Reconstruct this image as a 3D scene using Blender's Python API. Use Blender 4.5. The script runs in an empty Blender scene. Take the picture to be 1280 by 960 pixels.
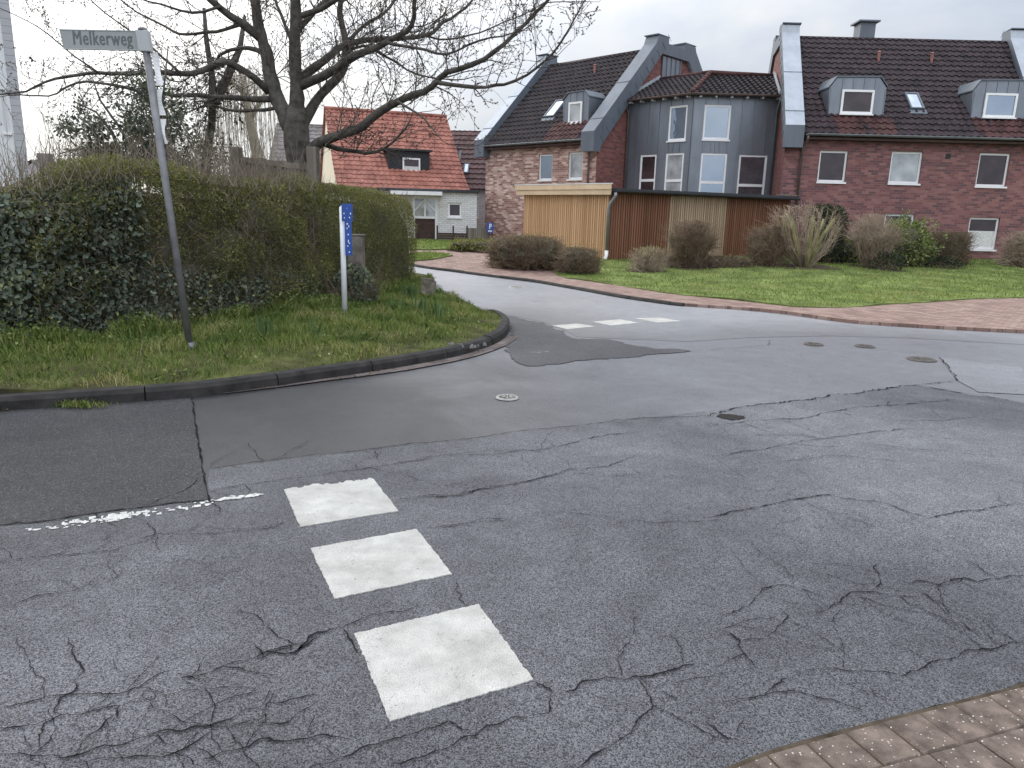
import bpy, bmesh, math, random
import numpy as np
from mathutils import Vector, Matrix, noise, geometry
random.seed(7); RNG = np.random.default_rng(7)
sc = bpy.context.scene; COL = sc.collection
R = math.radians
# ------------------------------------------------------------------ camera
F_PX, PITCH, ROLL, CH = 920.0, R(12.8), R(1.4), 1.6
_f = Vector((0, math.cos(PITCH), -math.sin(PITCH))); _u0 = Vector((0, math.sin(PITCH), math.cos(PITCH)))
_R = Vector((1, 0, 0))*math.cos(ROLL) + _u0*math.sin(ROLL); _U = _u0*math.cos(ROLL) - Vector((1, 0, 0))*math.sin(ROLL)
cam = bpy.data.cameras.new('camera'); co = bpy.data.objects.new('camera', cam); COL.objects.link(co)
cam.sensor_width = 36; cam.lens = F_PX/1280*36; cam.clip_end = 2000; cam.clip_start = .05
mw = Matrix((( _R.x, _U.x, -_f.x, 0), (_R.y, _U.y, -_f.y, 0), (_R.z, _U.z, -_f.z, CH), (0, 0, 0, 1)))
co.matrix_world = mw; sc.camera = co

def hz(x, y):                                   # gentle rise of the land towards the houses
    s = min(1, max(0, (y-17.5)/10.5)); return .42*s*s*(3-2*s)
def ray(px, py): return _f + _R*((px-640)/F_PX) - _U*((py-480)/F_PX)
def G(px, py, dz=0.0):                          # survey: photo pixel -> point of the ground
    d = ray(px, py); z = dz; p = None
    for _ in range(12):
        t = (z-CH)/d.z; p = Vector((0, 0, CH)) + d*t; z = .5*z + .5*(hz(p.x, p.y)+dz)
    return p
def at(px, py, Y):
    d = ray(px, py); return Vector((0, 0, CH)) + d*(Y/d.y)

# ------------------------------------------------------------------ materials
def nt(name):
    m = bpy.data.materials.new(name); m.use_nodes = True
    t = m.node_tree; b = t.nodes['Principled BSDF']; return m, t, b
def N(t, typ, **kw):
    n = t.nodes.new(typ)
    for k, v in kw.items():
        if k in n.inputs.keys() if isinstance(k, str) else False: n.inputs[k].default_value = v
        else: setattr(n, k, v)
    return n
def L(t, a, b): t.links.new(a, b)
def c4(c): return (c[0], c[1], c[2], 1)
def ramp(t, fac, stops):
    r = t.nodes.new('ShaderNodeValToRGB'); e = r.color_ramp.elements
    while len(e) < len(stops): e.new(.5)
    for i, (p, c) in enumerate(stops): e[i].position = p; e[i].color = c4(c) if len(c) == 3 else c
    L(t, fac, r.inputs[0]); return r.outputs[0]
def noise_n(t, scale, detail=4, rough=.6, vec=None, dist=0):
    n = t.nodes.new('ShaderNodeTexNoise'); n.inputs['Scale'].default_value = scale; n.inputs['Detail'].default_value = detail
    n.inputs['Roughness'].default_value = rough; n.inputs['Distortion'].default_value = dist
    if vec is None:
        vec = obj_co(t)
    L(t, vec, n.inputs['Vector']); return n
def obj_co(t):
    for n in t.nodes:
        if n.bl_idname == 'ShaderNodeTexCoord': return n.outputs['Object']
    return t.nodes.new('ShaderNodeTexCoord').outputs['Object']
def uv_co(t):
    for n in t.nodes:
        if n.bl_idname == 'ShaderNodeTexCoord': return n.outputs['UV']
    return t.nodes.new('ShaderNodeTexCoord').outputs['UV']
def mix(t, fac, a, b, mode='MIX'):
    m = t.nodes.new('ShaderNodeMix'); m.data_type = 'RGBA'; m.blend_type = mode
    for s, v in ((m.inputs[0], fac), (m.inputs[6], a), (m.inputs[7], b)):
        if hasattr(v, 'is_linked'): L(t, v, s)
        elif isinstance(v, (int, float)): s.default_value = v if s.type == 'VALUE' else (v, v, v, 1)
        else: s.default_value = c4(v)
    return m.outputs[2]
def math_n(t, op, a, b=None):
    m = t.nodes.new('ShaderNodeMath'); m.operation = op
    for s, v in ((m.inputs[0], a), (m.inputs[1], b)):
        if v is None: continue
        if hasattr(v, 'is_linked'): L(t, v, s)
        else: s.default_value = v
    return m.outputs[0]
def bump(t, b, h, strength=.3, dist=.01):
    n = t.nodes.new('ShaderNodeBump'); n.inputs['Strength'].default_value = strength; n.inputs['Distance'].default_value = dist
    L(t, h, n.inputs['Height']); L(t, n.outputs[0], b.inputs['Normal'])
def M(name, col, rough=.7, var=.25, scale=6, spec=.3, metal=0, bmp=.15, bscale=60, col2=None, detail=6):
    m, t, b = nt(name); n = noise_n(t, scale, detail)
    a = [c*(1-var) for c in col]; d = col2 or [min(1, c*(1+var)) for c in col]
    L(t, ramp(t, n.outputs[0], [(.3, a), (.7, d)]), b.inputs['Base Color'])
    b.inputs['Roughness'].default_value = rough; b.inputs['Specular IOR Level'].default_value = spec; b.inputs['Metallic'].default_value = metal
    if bmp: bump(t, b, noise_n(t, bscale, 5).outputs[0], bmp)
    return m
def leafmat(name, stops, trans=.35, rough=.5, spec=.3):
    m, t, b = nt(name); a = t.nodes.new('ShaderNodeAttribute'); a.attribute_name = 'rnd'
    c = ramp(t, a.outputs['Fac'], stops); L(t, c, b.inputs['Base Color'])
    b.inputs['Roughness'].default_value = rough; b.inputs['Specular IOR Level'].default_value = spec
    tr = t.nodes.new('ShaderNodeBsdfTranslucent'); L(t, mix(t, .5, c, (1, 1, .3), 'MULTIPLY'), tr.inputs[0])
    mx = t.nodes.new('ShaderNodeMixShader'); mx.inputs[0].default_value = trans
    out = t.nodes['Material Output']; L(t, b.outputs[0], mx.inputs[1]); L(t, tr.outputs[0], mx.inputs[2]); L(t, mx.outputs[0], out.inputs[0])
    return m

def asphalt(name, dark, light, grain=130, rough=.62, spec=.5, stain=.35, hair=True, bstr=.6, speck=.35, hs=1.5, fade=None):
    m, t, b = nt(name); oc = obj_co(t)
    v = t.nodes.new('ShaderNodeTexVoronoi'); v.inputs['Scale'].default_value = grain; L(t, oc, v.inputs['Vector'])
    g = noise_n(t, grain*.8, 3, .7)
    sep = t.nodes.new('ShaderNodeSeparateColor'); L(t, v.outputs['Color'], sep.inputs[0])
    f = math_n(t, 'ADD', math_n(t, 'MULTIPLY', sep.outputs[0], .55), math_n(t, 'MULTIPLY', g.outputs[0], .5))
    base = ramp(t, f, [(.25, dark), (.55, [(a+c)/2 for a, c in zip(dark, light)]), (.85, light)])
    pale = ramp(t, sep.outputs[1], [(.93, (0, 0, 0)), (.97, (1, 1, 1))])
    base = mix(t, math_n(t, 'MULTIPLY', pale, speck), base, (.42, .41, .40))
    big = noise_n(t, .55, 5, .6, dist=.4)
    base = mix(t, stain, base, ramp(t, big.outputs[0], [(.32, (.55, .55, .56)), (.68, (1.35, 1.34, 1.32))]), 'MULTIPLY')
    mid = noise_n(t, 4.5, 5, .65)
    base = mix(t, stain, base, ramp(t, mid.outputs[0], [(.3, (.72, .72, .72)), (.7, (1.25, 1.25, 1.25))]), 'MULTIPLY')
    h = math_n(t, 'SUBTRACT', f, math_n(t, 'MULTIPLY', v.outputs['Distance'], .6))
    if hair:
        wob = noise_n(t, 3.0, 4, .6)
        va = t.nodes.new('ShaderNodeVectorMath'); va.operation = 'SCALE'; L(t, wob.outputs['Color'], va.inputs[0]); va.inputs['Scale'].default_value = .55
        vb = t.nodes.new('ShaderNodeVectorMath'); vb.operation = 'ADD'; L(t, oc, vb.inputs[0]); L(t, va.outputs[0], vb.inputs[1])
        vc = t.nodes.new('ShaderNodeTexVoronoi'); vc.feature = 'DISTANCE_TO_EDGE'; vc.inputs['Scale'].default_value = hs; L(t, vb.outputs[0], vc.inputs['Vector'])
        cr = ramp(t, vc.outputs['Distance'], [(0, (1, 1, 1)), (.007, (0, 0, 0))])
        msk = ramp(t, noise_n(t, .8, 3).outputs[0], [(.46, (0, 0, 0)), (.58, (1, 1, 1))])
        k = math_n(t, 'MULTIPLY', math_n(t, 'MULTIPLY', cr, msk), .7)
        base = mix(t, k, base, (.02, .02, .022)); h = math_n(t, 'SUBTRACT', h, k)
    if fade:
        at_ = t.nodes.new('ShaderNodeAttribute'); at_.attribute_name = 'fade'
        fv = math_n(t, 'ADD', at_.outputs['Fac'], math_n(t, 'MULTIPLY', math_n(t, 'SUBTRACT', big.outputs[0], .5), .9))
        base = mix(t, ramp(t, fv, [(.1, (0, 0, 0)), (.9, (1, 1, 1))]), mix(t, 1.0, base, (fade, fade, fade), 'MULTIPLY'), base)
    L(t, base, b.inputs['Base Color'])
    L(t, ramp(t, big.outputs[0], [(.3, (rough+.1,)*3), (.7, (rough-.1,)*3)]), b.inputs['Roughness'])
    b.inputs['Specular IOR Level'].default_value = spec
    bump(t, b, h, bstr, .006)
    return m

def brickmat(name, c1, c2, c3, mortar, bw=.25, rh=.0833, ms=.007, rough=.8, var=.5, bmp=.4, off=.5):
    m, t, b = nt(name); br = t.nodes.new('ShaderNodeTexBrick'); uv = uv_co(t); L(t, uv, br.inputs['Vector'])
    br.inputs['Scale'].default_value = 1; br.inputs['Brick Width'].default_value = bw; br.inputs['Row Height'].default_value = rh
    br.inputs['Mortar Size'].default_value = ms; br.inputs['Mortar Smooth'].default_value = .2; br.offset = off
    br.inputs['Color1'].default_value = (0, 0, 0, 1); br.inputs['Color2'].default_value = (1, 1, 1, 1); br.inputs['Mortar'].default_value = (.5, .5, .5, 1)
    sp = t.nodes.new('ShaderNodeSeparateColor'); L(t, br.outputs['Color'], sp.inputs[0])
    n = noise_n(t, 1.3, 4, .6, uv); n2 = noise_n(t, 30, 4, .6, uv)
    f = math_n(t, 'ADD', math_n(t, 'MULTIPLY', sp.outputs[0], .8), math_n(t, 'MULTIPLY', n.outputs[0], .25))
    c = ramp(t, f, [(.12, c1), (.5, c2), (.92, c3)])
    c = mix(t, var, c, ramp(t, n2.outputs[0], [(.3, (.7, .7, .7)), (.7, (1.25, 1.25, 1.25))]), 'MULTIPLY')
    c = mix(t, br.outputs['Fac'], c, mortar); L(t, c, b.inputs['Base Color'])
    b.inputs['Roughness'].default_value = rough; b.inputs['Specular IOR Level'].default_value = .3
    bump(t, b, math_n(t, 'SUBTRACT', math_n(t, 'MULTIPLY', n2.outputs[0], .3), br.outputs['Fac']), bmp, .008)
    return m
def slatmat(name, ca, cb, pitch=.055, rough=.7, weather=None):
    m, t, b = nt(name); uv = uv_co(t); s = t.nodes.new('ShaderNodeSeparateXYZ'); L(t, uv, s.inputs[0])
    idx = math_n(t, 'FLOOR', math_n(t, 'DIVIDE', s.outputs[0], pitch))
    w = t.nodes.new('ShaderNodeTexWhiteNoise'); w.noise_dimensions = '1D'; L(t, idx, w.inputs['W'])
    mp = t.nodes.new('ShaderNodeMapping'); mp.inputs['Scale'].default_value = (60, 2.0, 1); L(t, uv, mp.inputs[0])
    n = noise_n(t, 1, 5, .6, mp.outputs[0])
    f = math_n(t, 'ADD', math_n(t, 'MULTIPLY', w.outputs[0], .5), math_n(t, 'MULTIPLY', n.outputs[0], .5))
    c = ramp(t, f, [(.25, ca), (.75, cb)])
    if weather:
        k = math_n(t, 'MULTIPLY', noise_n(t, 1.1, 5, .6, uv).outputs[0], 1.0)
        c = mix(t, ramp(t, k, [(.45, (0, 0, 0)), (.65, (.8, .8, .8))]), c, weather)
    L(t, c, b.inputs['Base Color']); b.inputs['Roughness'].default_value = rough; b.inputs['Specular IOR Level'].default_value = .25
    return m
def zincmat(name, col, rough=.42, metal=.55):
    m, t, b = nt(name); mp = t.nodes.new('ShaderNodeMapping'); mp.inputs['Scale'].default_value = (1.6, 1.6, .5); L(t, obj_co(t), mp.inputs[0])
    n = noise_n(t, 1.5, 6, .65, mp.outputs[0])
    L(t, ramp(t, n.outputs[0], [(.3, [c*.84 for c in col]), (.7, [c*1.14 for c in col])]), b.inputs['Base Color'])
    b.inputs['Metallic'].default_value = metal; b.inputs['Roughness'].default_value = rough
    bump(t, b, noise_n(t, 3, 3).outputs[0], .15, .02); return m
def glassmat(name, col, glossy=.25, tint=(.8, .88, 1)):
    m, t, b = nt(name); n = noise_n(t, 1.7, 3, .5)
    L(t, ramp(t, n.outputs[0], [(.35, [c*.6 for c in col]), (.65, [c*1.3 for c in col])]), b.inputs['Base Color'])
    b.inputs['Roughness'].default_value = .6; b.inputs['Specular IOR Level'].default_value = .2
    g = t.nodes.new('ShaderNodeBsdfGlossy'); g.inputs['Roughness'].default_value = .02; g.inputs[0].default_value = c4(tint)
    nb = t.nodes.new('ShaderNodeBump'); nb.inputs['Strength'].default_value = .05; nb.inputs['Distance'].default_value = .02
    L(t, noise_n(t, 2.2, 2).outputs[0], nb.inputs['Height']); L(t, nb.outputs[0], g.inputs['Normal'])
    mx = t.nodes.new('ShaderNodeMixShader'); mx.inputs[0].default_value = glossy
    L(t, b.outputs[0], mx.inputs[1]); L(t, g.outputs[0], mx.inputs[2]); L(t, mx.outputs[0], t.nodes['Material Output'].inputs[0]); return m

MT = {}
MT['road_far'] = asphalt('asphalt_worn_painted_sheen', (.07, .0715, .079), (.19, .193, .21), 170, .42, .6, .45, True, .10, fade=.26)
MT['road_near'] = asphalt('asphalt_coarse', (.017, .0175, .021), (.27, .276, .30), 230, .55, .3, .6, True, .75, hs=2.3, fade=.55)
MT['road_pale'] = asphalt('asphalt_worn_pale', (.07, .072, .079), (.25, .254, .275), 170, .5, .5, .4, True, .3)
MT['road_dark'] = asphalt('asphalt_repair_dark', (.014, .0138, .0155), (.075, .074, .08), 170, .62, .2, .35, False, .5, .25)
MT['road_damp'] = asphalt('asphalt_damp_broken', (.02, .02, .023), (.10, .101, .108), 150, .52, .3, .5, True, .7)
MT['road_wet_sheen'] = asphalt('asphalt_wet_painted_sheen', (.19, .193, .206), (.35, .356, .375), 150, .36, 1.0, .5, False, .05, fade=.5)  # grazing sky sheen of the side road painted as pale albedo
MT['crack'] = M('crack_shadow_dirt', (.013, .013, .015), .95, .4, 30, .1)
MT['hole'] = M('pothole_dirt', (.025, .022, .02), .9, .5, 40, .2, bmp=.6)
def paintmat():
    m, t, b = nt('road_paint_white'); n = noise_n(t, 7, 6, .65); sp = t.nodes.new('ShaderNodeTexVoronoi'); sp.inputs['Scale'].default_value = 34; L(t, obj_co(t), sp.inputs['Vector'])
    sep = t.nodes.new('ShaderNodeSeparateColor'); L(t, sp.outputs['Color'], sep.inputs[0])
    c = ramp(t, n.outputs[0], [(.3, (.38, .375, .35)), (.7, (.56, .555, .52))])
    k = math_n(t, 'MULTIPLY', ramp(t, sp.outputs['Distance'], [(.10, (1, 1, 1)), (.2, (0, 0, 0))]), ramp(t, sep.outputs[0], [(.93, (0, 0, 0)), (.95, (1, 1, 1))]))
    c = mix(t, k, c, (.16, .15, .14)); L(t, c, b.inputs['Base Color']); b.inputs['Roughness'].default_value = .6
    gr = t.nodes.new('ShaderNodeTexVoronoi'); gr.inputs['Scale'].default_value = 150; L(t, obj_co(t), gr.inputs['Vector']); s2 = t.nodes.new('ShaderNodeSeparateColor'); L(t, gr.outputs['Color'], s2.inputs[0])
    gm = math_n(t, 'ADD', math_n(t, 'MULTIPLY', s2.outputs[0], .5), math_n(t, 'MULTIPLY', noise_n(t, 5, 6, .7).outputs[0], .8))
    c2 = mix(t, ramp(t, gm, [(.28, (.75, .75, .75)), (.42, (0, 0, 0))]), c, (.20, .195, .185)); c2 = mix(t, .5, c2, ramp(t, noise_n(t, 2.3, 5, .7).outputs[0], [(.35, (.66, .65, .62)), (.6, (1, 1, 1))]), 'MULTIPLY'); L(t, c2, b.inputs['Base Color'])
    bump(t, b, math_n(t, 'ADD', noise_n(t, 60, 6, .7).outputs[0], math_n(t, 'MULTIPLY', gr.outputs['Distance'], -.8)), .7, .008); return m
MT['paint'] = paintmat()
MT['paint_worn'] = M('road_paint_flaking', (.5, .5, .48), .7, .3, 40, .3)
MT['kerb'] = M('kerb_concrete', (.032, .030, .029), .85, .5, 7, .25, bmp=.6, bscale=90)
MT['kerb_pale'] = M('kerb_concrete_pale', (.17, .165, .16), .85, .4, 7, .25, bmp=.5)
MT['gutter'] = brickmat('gutter_brick', (.075, .06, .056), (.12, .095, .088), (.18, .15, .14), (.06, .055, .05), .22, .11, .008)
MT['paver_red'] = brickmat('red_concrete_pavers', (.165, .105, .086), (.235, .15, .124), (.31, .22, .185), (.12, .09, .08), .2, .1, .006, .8, .4, .3)
MT['paver_near'] = M('pavement_stone', (.115, .085, .07), .85, .35, 14, .25, bmp=.9, bscale=120, col2=(.23, .18, .15))
def stone_speck(mm):
    t = mm.node_tree; b = t.nodes['Principled BSDF']; src = b.inputs['Base Color'].links[0].from_socket
    v = t.nodes.new('ShaderNodeTexVoronoi'); v.inputs['Scale'].default_value = 130; L(t, obj_co(t), v.inputs['Vector'])
    s = t.nodes.new('ShaderNodeSeparateColor'); L(t, v.outputs['Color'], s.inputs[0])
    L(t, mix(t, math_n(t, 'MULTIPLY', ramp(t, s.outputs[0], [(.94, (0, 0, 0)), (.96, (1, 1, 1))]), ramp(t, v.outputs['Distance'], [(.3, (1, 1, 1)), (.45, (0, 0, 0))])), src, (.62, .58, .52)), b.inputs['Base Color'])
stone_speck(MT['paver_near'])
MT['soil'] = M('soil', (.07, .055, .04), .95, .5, 8, .1, bmp=.8)
MT['turf'] = M('turf', (.06, .05, .032), .95, .5, 3.2, .1, bmp=.8, col2=(.12, .125, .045))
MT['turf_lawn'] = M('lawn_turf', (.10, .13, .04), .95, .5, 1.3, .1, bmp=.6, col2=(.20, .24, .08))
MT['field'] = M('field_ground', (.08, .09, .045), .95, .4, .1, .1)
MT['blade'] = leafmat('grass_blade', [(0, (.06, .10, .025)), (.45, (.145, .21, .05)), (.8, (.25, .29, .09)), (1, (.40, .35, .18))], .3, .55)
MT['blade_lawn'] = leafmat('lawn_blade', [(0, (.09, .15, .035)), (.5, (.175, .255, .06)), (.85, (.27, .32, .10)), (1, (.38, .34, .18))], .3, .6)
MT['daff'] = leafmat('daffodil_leaf', [(0, (.07, .13, .05)), (1, (.16, .23, .10))], .25, .45)
MT['hedge'] = leafmat('privet_leaf', [(0, (.08, .085, .045)), (.4, (.165, .175, .07)), (.75, (.25, .255, .095)), (1, (.36, .35, .15))], .5, .6)
MT['hedge_top'] = leafmat('young_hedge_leaf', [(0, (.10, .12, .045)), (.5, (.19, .205, .065)), (1, (.34, .33, .11))], .4, .5)
MT['ivy'] = leafmat('ivy_leaf', [(0, (.075, .092, .075)), (.5, (.14, .17, .13)), (.85, (.21, .245, .18)), (1, (.32, .34, .17))], .25, .55, .3)
MT['holly'] = leafmat('evergreen_leaf', [(0, (.045, .058, .042)), (.6, (.08, .10, .068)), (1, (.15, .17, .10))], .2, .4, .5)
MT['rhodo'] = leafmat('rhododendron_leaf', [(0, (.085, .12, .035)), (.5, (.17, .22, .065)), (1, (.30, .33, .12))], .25, .4, .5)
MT['conifer'] = leafmat('dark_evergreen_leaf', [(0, (.014, .022, .012)), (.6, (.03, .042, .02)), (1, (.055, .07, .03))], .15, .5)
MT['brownleaf'] = leafmat('brown_leaf', [(0, (.11, .085, .05)), (.5, (.20, .155, .085)), (1, (.27, .25, .11))], .2, .7)
MT['core'] = M('hedge_inner_wood', (.09, .082, .06), .95, .4, 9, .05)
MT['twig_hedge'] = M('hedge_twig', (.21, .175, .135), .9, .4, 9, .1, bmp=0)
MT['twig_tree'] = M('cherry_twig', (.10, .088, .08), .85, .3, 9, .1, bmp=0)
MT['bark'] = M('cherry_bark', (.065, .06, .054), .9, .45, 9, .2, bmp=.9, bscale=25, col2=(.12, .11, .095))
MT['twig_brown'] = M('brown_twig', (.20, .15, .11), .9, .4, 4, .1, bmp=0)
MT['twig_dark'] = M('dark_twig', (.20, .15, .105), .9, .4, 4, .1, bmp=0)
MT['twig_pale'] = M('pale_twig', (.33, .265, .20), .9, .35, 4, .1, bmp=0)
MT['twig_green'] = M('mossy_stem', (.24, .225, .11), .9, .4, 4, .1, bmp=.4)
MT['willow'] = M('willow_strand', (.34, .30, .24), .9, .3, 4, .1, bmp=0)
MT['brick_right'] = brickmat('brick_dark_red', (.115, .062, .068), (.205, .080, .078), (.28, .135, .122), (.17, .14, .14), var=.5)
MT['brick_gable'] = brickmat('brick_red', (.12, .05, .048), (.19, .072, .063), (.24, .10, .085), (.16, .11, .10), var=.4)
MT['brick_left'] = brickmat('brick_red_lit', (.20, .105, .09), (.36, .20, .165), (.66, .50, .43), (.42, .36, .33), var=.6)  # left wing front: light from the left put into the paler brick colour
MT['brick_white'] = brickmat('brick_white', (.58, .58, .56), (.66, .66, .64), (.72, .72, .70), (.42, .42, .42), ms=.01)
MT['render_white'] = M('white_render', (.68, .69, .70), .85, .06, 2, .2, bmp=.1)
MT['render_cream'] = M('cream_render', (.62, .58, .46), .85, .08, 2, .2, bmp=.1)
MT['siding'] = M('grey_siding', (.42, .42, .44), .8, .08, 2, .2, bmp=.1)
MT['tile_dark'] = M('roof_tile_dark', (.022, .018, .0205), .65, .5, 2.2, .2, bmp=.2, bscale=9, col2=(.042, .032, .035))
MT['tile_purple'] = M('roof_tile_brown', (.028, .021, .026), .65, .5, 2.4, .2, bmp=.2, bscale=9, col2=(.056, .038, .043))
MT['tile_rust'] = M('roof_tile_rusty', (.055, .026, .027), .65, .5, 3, .2, bmp=.2, bscale=9, col2=(.11, .05, .046))
MT['tile_red'] = M('roof_tile_orange_red', (.29, .10, .075), .7, .4, 2.0, .3, bmp=.2, bscale=9, col2=(.40, .17, .125))
MT['tile_maroon'] = M('roof_tile_maroon', (.075, .035, .035), .6, .4, 2.0, .3, bmp=.2, bscale=9)
MT['tile_grey'] = M('roof_tile_grey', (.17, .155, .15), .7, .4, 2.0, .3, bmp=.2, bscale=9)
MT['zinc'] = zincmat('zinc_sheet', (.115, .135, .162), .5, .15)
MT['zinc_light'] = zincmat('zinc_coping_skylit', (.36, .395, .44), .6, .0)
MT['zinc_dark'] = zincmat('zinc_panel_cladding', (.20, .222, .252), .38, .55)  # mid grey zinc of the bay, dormers and gable panel
MT['white'] = M('white_plastic', (.78, .78, .78), .4, .04, 3, .5, bmp=0)
MT['white_wood'] = M('white_painted_wood', (.72, .72, .72), .5, .06, 3, .4, bmp=0)
MT['glass'] = glassmat('window_dark', (.045, .028, .03), .035)
MT['glass_sky'] = glassmat('window_reflecting', (.05, .06, .07), .34, (.66, .78, .95))
MT['glass_blind'] = glassmat('window_with_blind', (.34, .35, .34), .12)
MT['glass_pale'] = glassmat('skylight_glass', (.45, .48, .5), .35)
MT['lace'] = M('lace_curtain', (.6, .6, .58), .9, .25, 30, .1, bmp=0)
MT['slat_tan'] = slatmat('larch_slats', (.42, .25, .13), (.64, .41, .24))
MT['slat_dark'] = slatmat('stained_slats', (.12, .055, .032), (.235, .108, .062))
MT['slat_light'] = slatmat('weathered_slats', (.26, .185, .12), (.42, .32, .22))
MT['fascia'] = M('larch_board', (.66, .50, .34), .7, .12, 3, .25, bmp=.1)
MT['roof_felt'] = M('roof_edging', (.03, .032, .036), .6, .3, 4, .4)
MT['copper'] = M('brown_metal_pipe', (.15, .11, .10), .45, .2, 3, .5, .4, bmp=0)
MT['pipe'] = M('zinc_pipe', (.22, .24, .26), .4, .2, 3, .5, .6, bmp=0)
MT['galv'] = M('galvanised_steel', (.17, .17, .175), .5, .25, 8, .5, .6, bmp=.05)
MT['sign_plate'] = M('sign_plate_grey', (.29, .315, .31), .55, .10, 3, .4, bmp=0)
MT['sign_text'] = M('sign_lettering', (.11, .13, .135), .5, .1, 3, .3, bmp=0)
MT['sign_rim'] = M('sign_rim', (.40, .42, .425), .5, .05, 3, .4, bmp=0)
MT['blue'] = M('blue_enamel', (.02, .075, .33), .4, .15, 5, .5, bmp=0)
MT['whitepost'] = M('white_post_plastic', (.66, .68, .70), .45, .08, 5, .4, bmp=.05)
MT['concrete'] = M('old_concrete', (.12, .10, .085), .95, .4, 5, .1, bmp=.9, bscale=30, col2=(.24, .215, .19))
MT['stone'] = M('boulder_stone', (.12, .105, .085), .9, .5, 9, .2, bmp=1.0, bscale=20, col2=(.24, .21, .17))
MT['oldwood'] = slatmat('old_fence_board', (.11, .092, .075), (.20, .175, .15), .14, .9)
MT['darkwood'] = M('dark_stained_board', (.065, .042, .036), .8, .3, 6, .2)
MT['black'] = M('black_cladding', (.028, .03, .034), .6, .2, 4, .3)
MT['iron'] = M('cast_iron', (.10, .09, .082), .8, .4, 25, .2, .1, bmp=.5, bscale=80)
MT['iron_worn'] = M('worn_cast_iron', (.34, .33, .31), .6, .3, 25, .4, .2, bmp=.5, bscale=80)
MT['terracotta'] = M('terracotta', (.27, .125, .11), .8, .2, 6, .2)
MT['redclay'] = M('brick_cap', (.10, .045, .04), .7, .3, 6, .2)
MT['debris'] = leafmat('dead_leaf', [(0, (.04, .028, .02)), (.6, (.09, .06, .04)), (1, (.16, .12, .08))], .1, .8)

# ------------------------------------------------------------------ mesh building
class MB:
    def __init__(s): s.v = []; s.f = []; s.mi = []; s.m = 0
    def add(s, vs, fs):
        o = len(s.v); s.v += [tuple(p) for p in vs]; s.f += [tuple(i+o for i in f) for f in fs]; s.mi += [s.m]*len(fs); return s
    def quad(s, *p): return s.add(p, [tuple(range(len(p)))])
    def hexa(s, p):   # 8 points: bottom ring 0-3 ccw, top ring 4-7
        return s.add(p, [(3, 2, 1, 0), (4, 5, 6, 7), (0, 1, 5, 4), (1, 2, 6, 5), (2, 3, 7, 6), (3, 0, 4, 7)])
    def box(s, x0, x1, y0, y1, z0, z1):
        return s.hexa([(x0, y0, z0), (x1, y0, z0), (x1, y1, z0), (x0, y1, z0), (x0, y0, z1), (x1, y0, z1), (x1, y1, z1), (x0, y1, z1)])
    def fbox(s, fr, u0, u1, d0, d1, z0, z1):   # box in a wall frame; d grows outwards
        return s.hexa([fr(u0, d1, z0), fr(u1, d1, z0), fr(u1, d0, z0), fr(u0, d0, z0), fr(u0, d1, z1), fr(u1, d1, z1), fr(u1, d0, z1), fr(u0, d0, z1)])
    def prism(s, poly, vec):                    # 3d polygon extruded by vec
        n = len(poly); a = [Vector(p) for p in poly]; b = [p+Vector(vec) for p in a]
        return s.add(a+b, [tuple(range(n))[::-1], tuple(range(n, 2*n))] + [(i, (i+1) % n, n+(i+1) % n, n+i) for i in range(n)])
    def tube(s, pts, rad, n=6, cap=True):
        pts = [Vector(p) for p in pts]; k = len(pts); rad = rad if hasattr(rad, '__len__') else [rad]*k
        vs = []; fs = []; prev = None
        for i, p in enumerate(pts):
            d = (pts[min(i+1, k-1)] - pts[max(i-1, 0)])
            d = d.normalized() if d.length > 1e-9 else Vector((0, 0, 1))
            if prev is None:
                a = d.cross(Vector((0, 0, 1)) if abs(d.z) < .9 else Vector((1, 0, 0))).normalized()
            else:
                a = (prev - d*prev.dot(d)); a = a.normalized() if a.length > 1e-6 else d.orthogonal().normalized()
            prev = a; b = d.cross(a)
            for j in range(n):
                t = 2*math.pi*j/n; vs.append(p + (a*math.cos(t)+b*math.sin(t))*rad[i])
        for i in range(k-1):
            for j in range(n):
                j2 = (j+1) % n; fs.append((i*n+j, i*n+j2, (i+1)*n+j2, (i+1)*n+j))
        if cap and n > 3: fs += [tuple(range(n))[::-1], tuple((k-1)*n+j for j in range(n))]
        return s.add(vs, fs)
def world_loc(o):
    v = Vector((0, 0, 0))
    while o: v += o.location; o = o.parent
    return v
def auto_uv(me):
    uvl = me.uv_layers.new(name='UVMap'); d = np.zeros(len(me.loops)*2); Z = Vector((0, 0, 1))
    for p in me.polygons:
        n = p.normal
        if abs(n.z) > .97: t, b = Vector((1, 0, 0)), Vector((0, 1, 0))
        else: t = Z.cross(n).normalized(); b = n.cross(t)
        for li in p.loop_indices:
            c = me.vertices[me.loops[li].vertex_index].co; d[2*li] = c.dot(t); d[2*li+1] = c.dot(b)
    uvl.data.foreach_set('uv', d)
def obj(name, mb, mat, parent=None, smooth=False, bevel=0, uv=True):
    o0 = world_loc(parent)
    me = bpy.data.meshes.new(name)
    me.from_pydata([Vector(p)-o0 for p in mb.v], [], mb.f); me.update()
    mats = mat if isinstance(mat, (list, tuple)) else [mat]
    for m in mats: me.materials.append(MT[m])
    if len(mats) > 1: me.polygons.foreach_set('material_index', mb.mi)
    if smooth: me.polygons.foreach_set('use_smooth', [True]*len(me.polygons))
    if uv: auto_uv(me)
    o = bpy.data.objects.new(name, me); COL.objects.link(o); o.parent = parent
    if bevel:
        b = o.modifiers.new('bevel', 'BEVEL'); b.width = bevel; b.segments = 2; b.limit_method = 'ANGLE'
    return o
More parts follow.
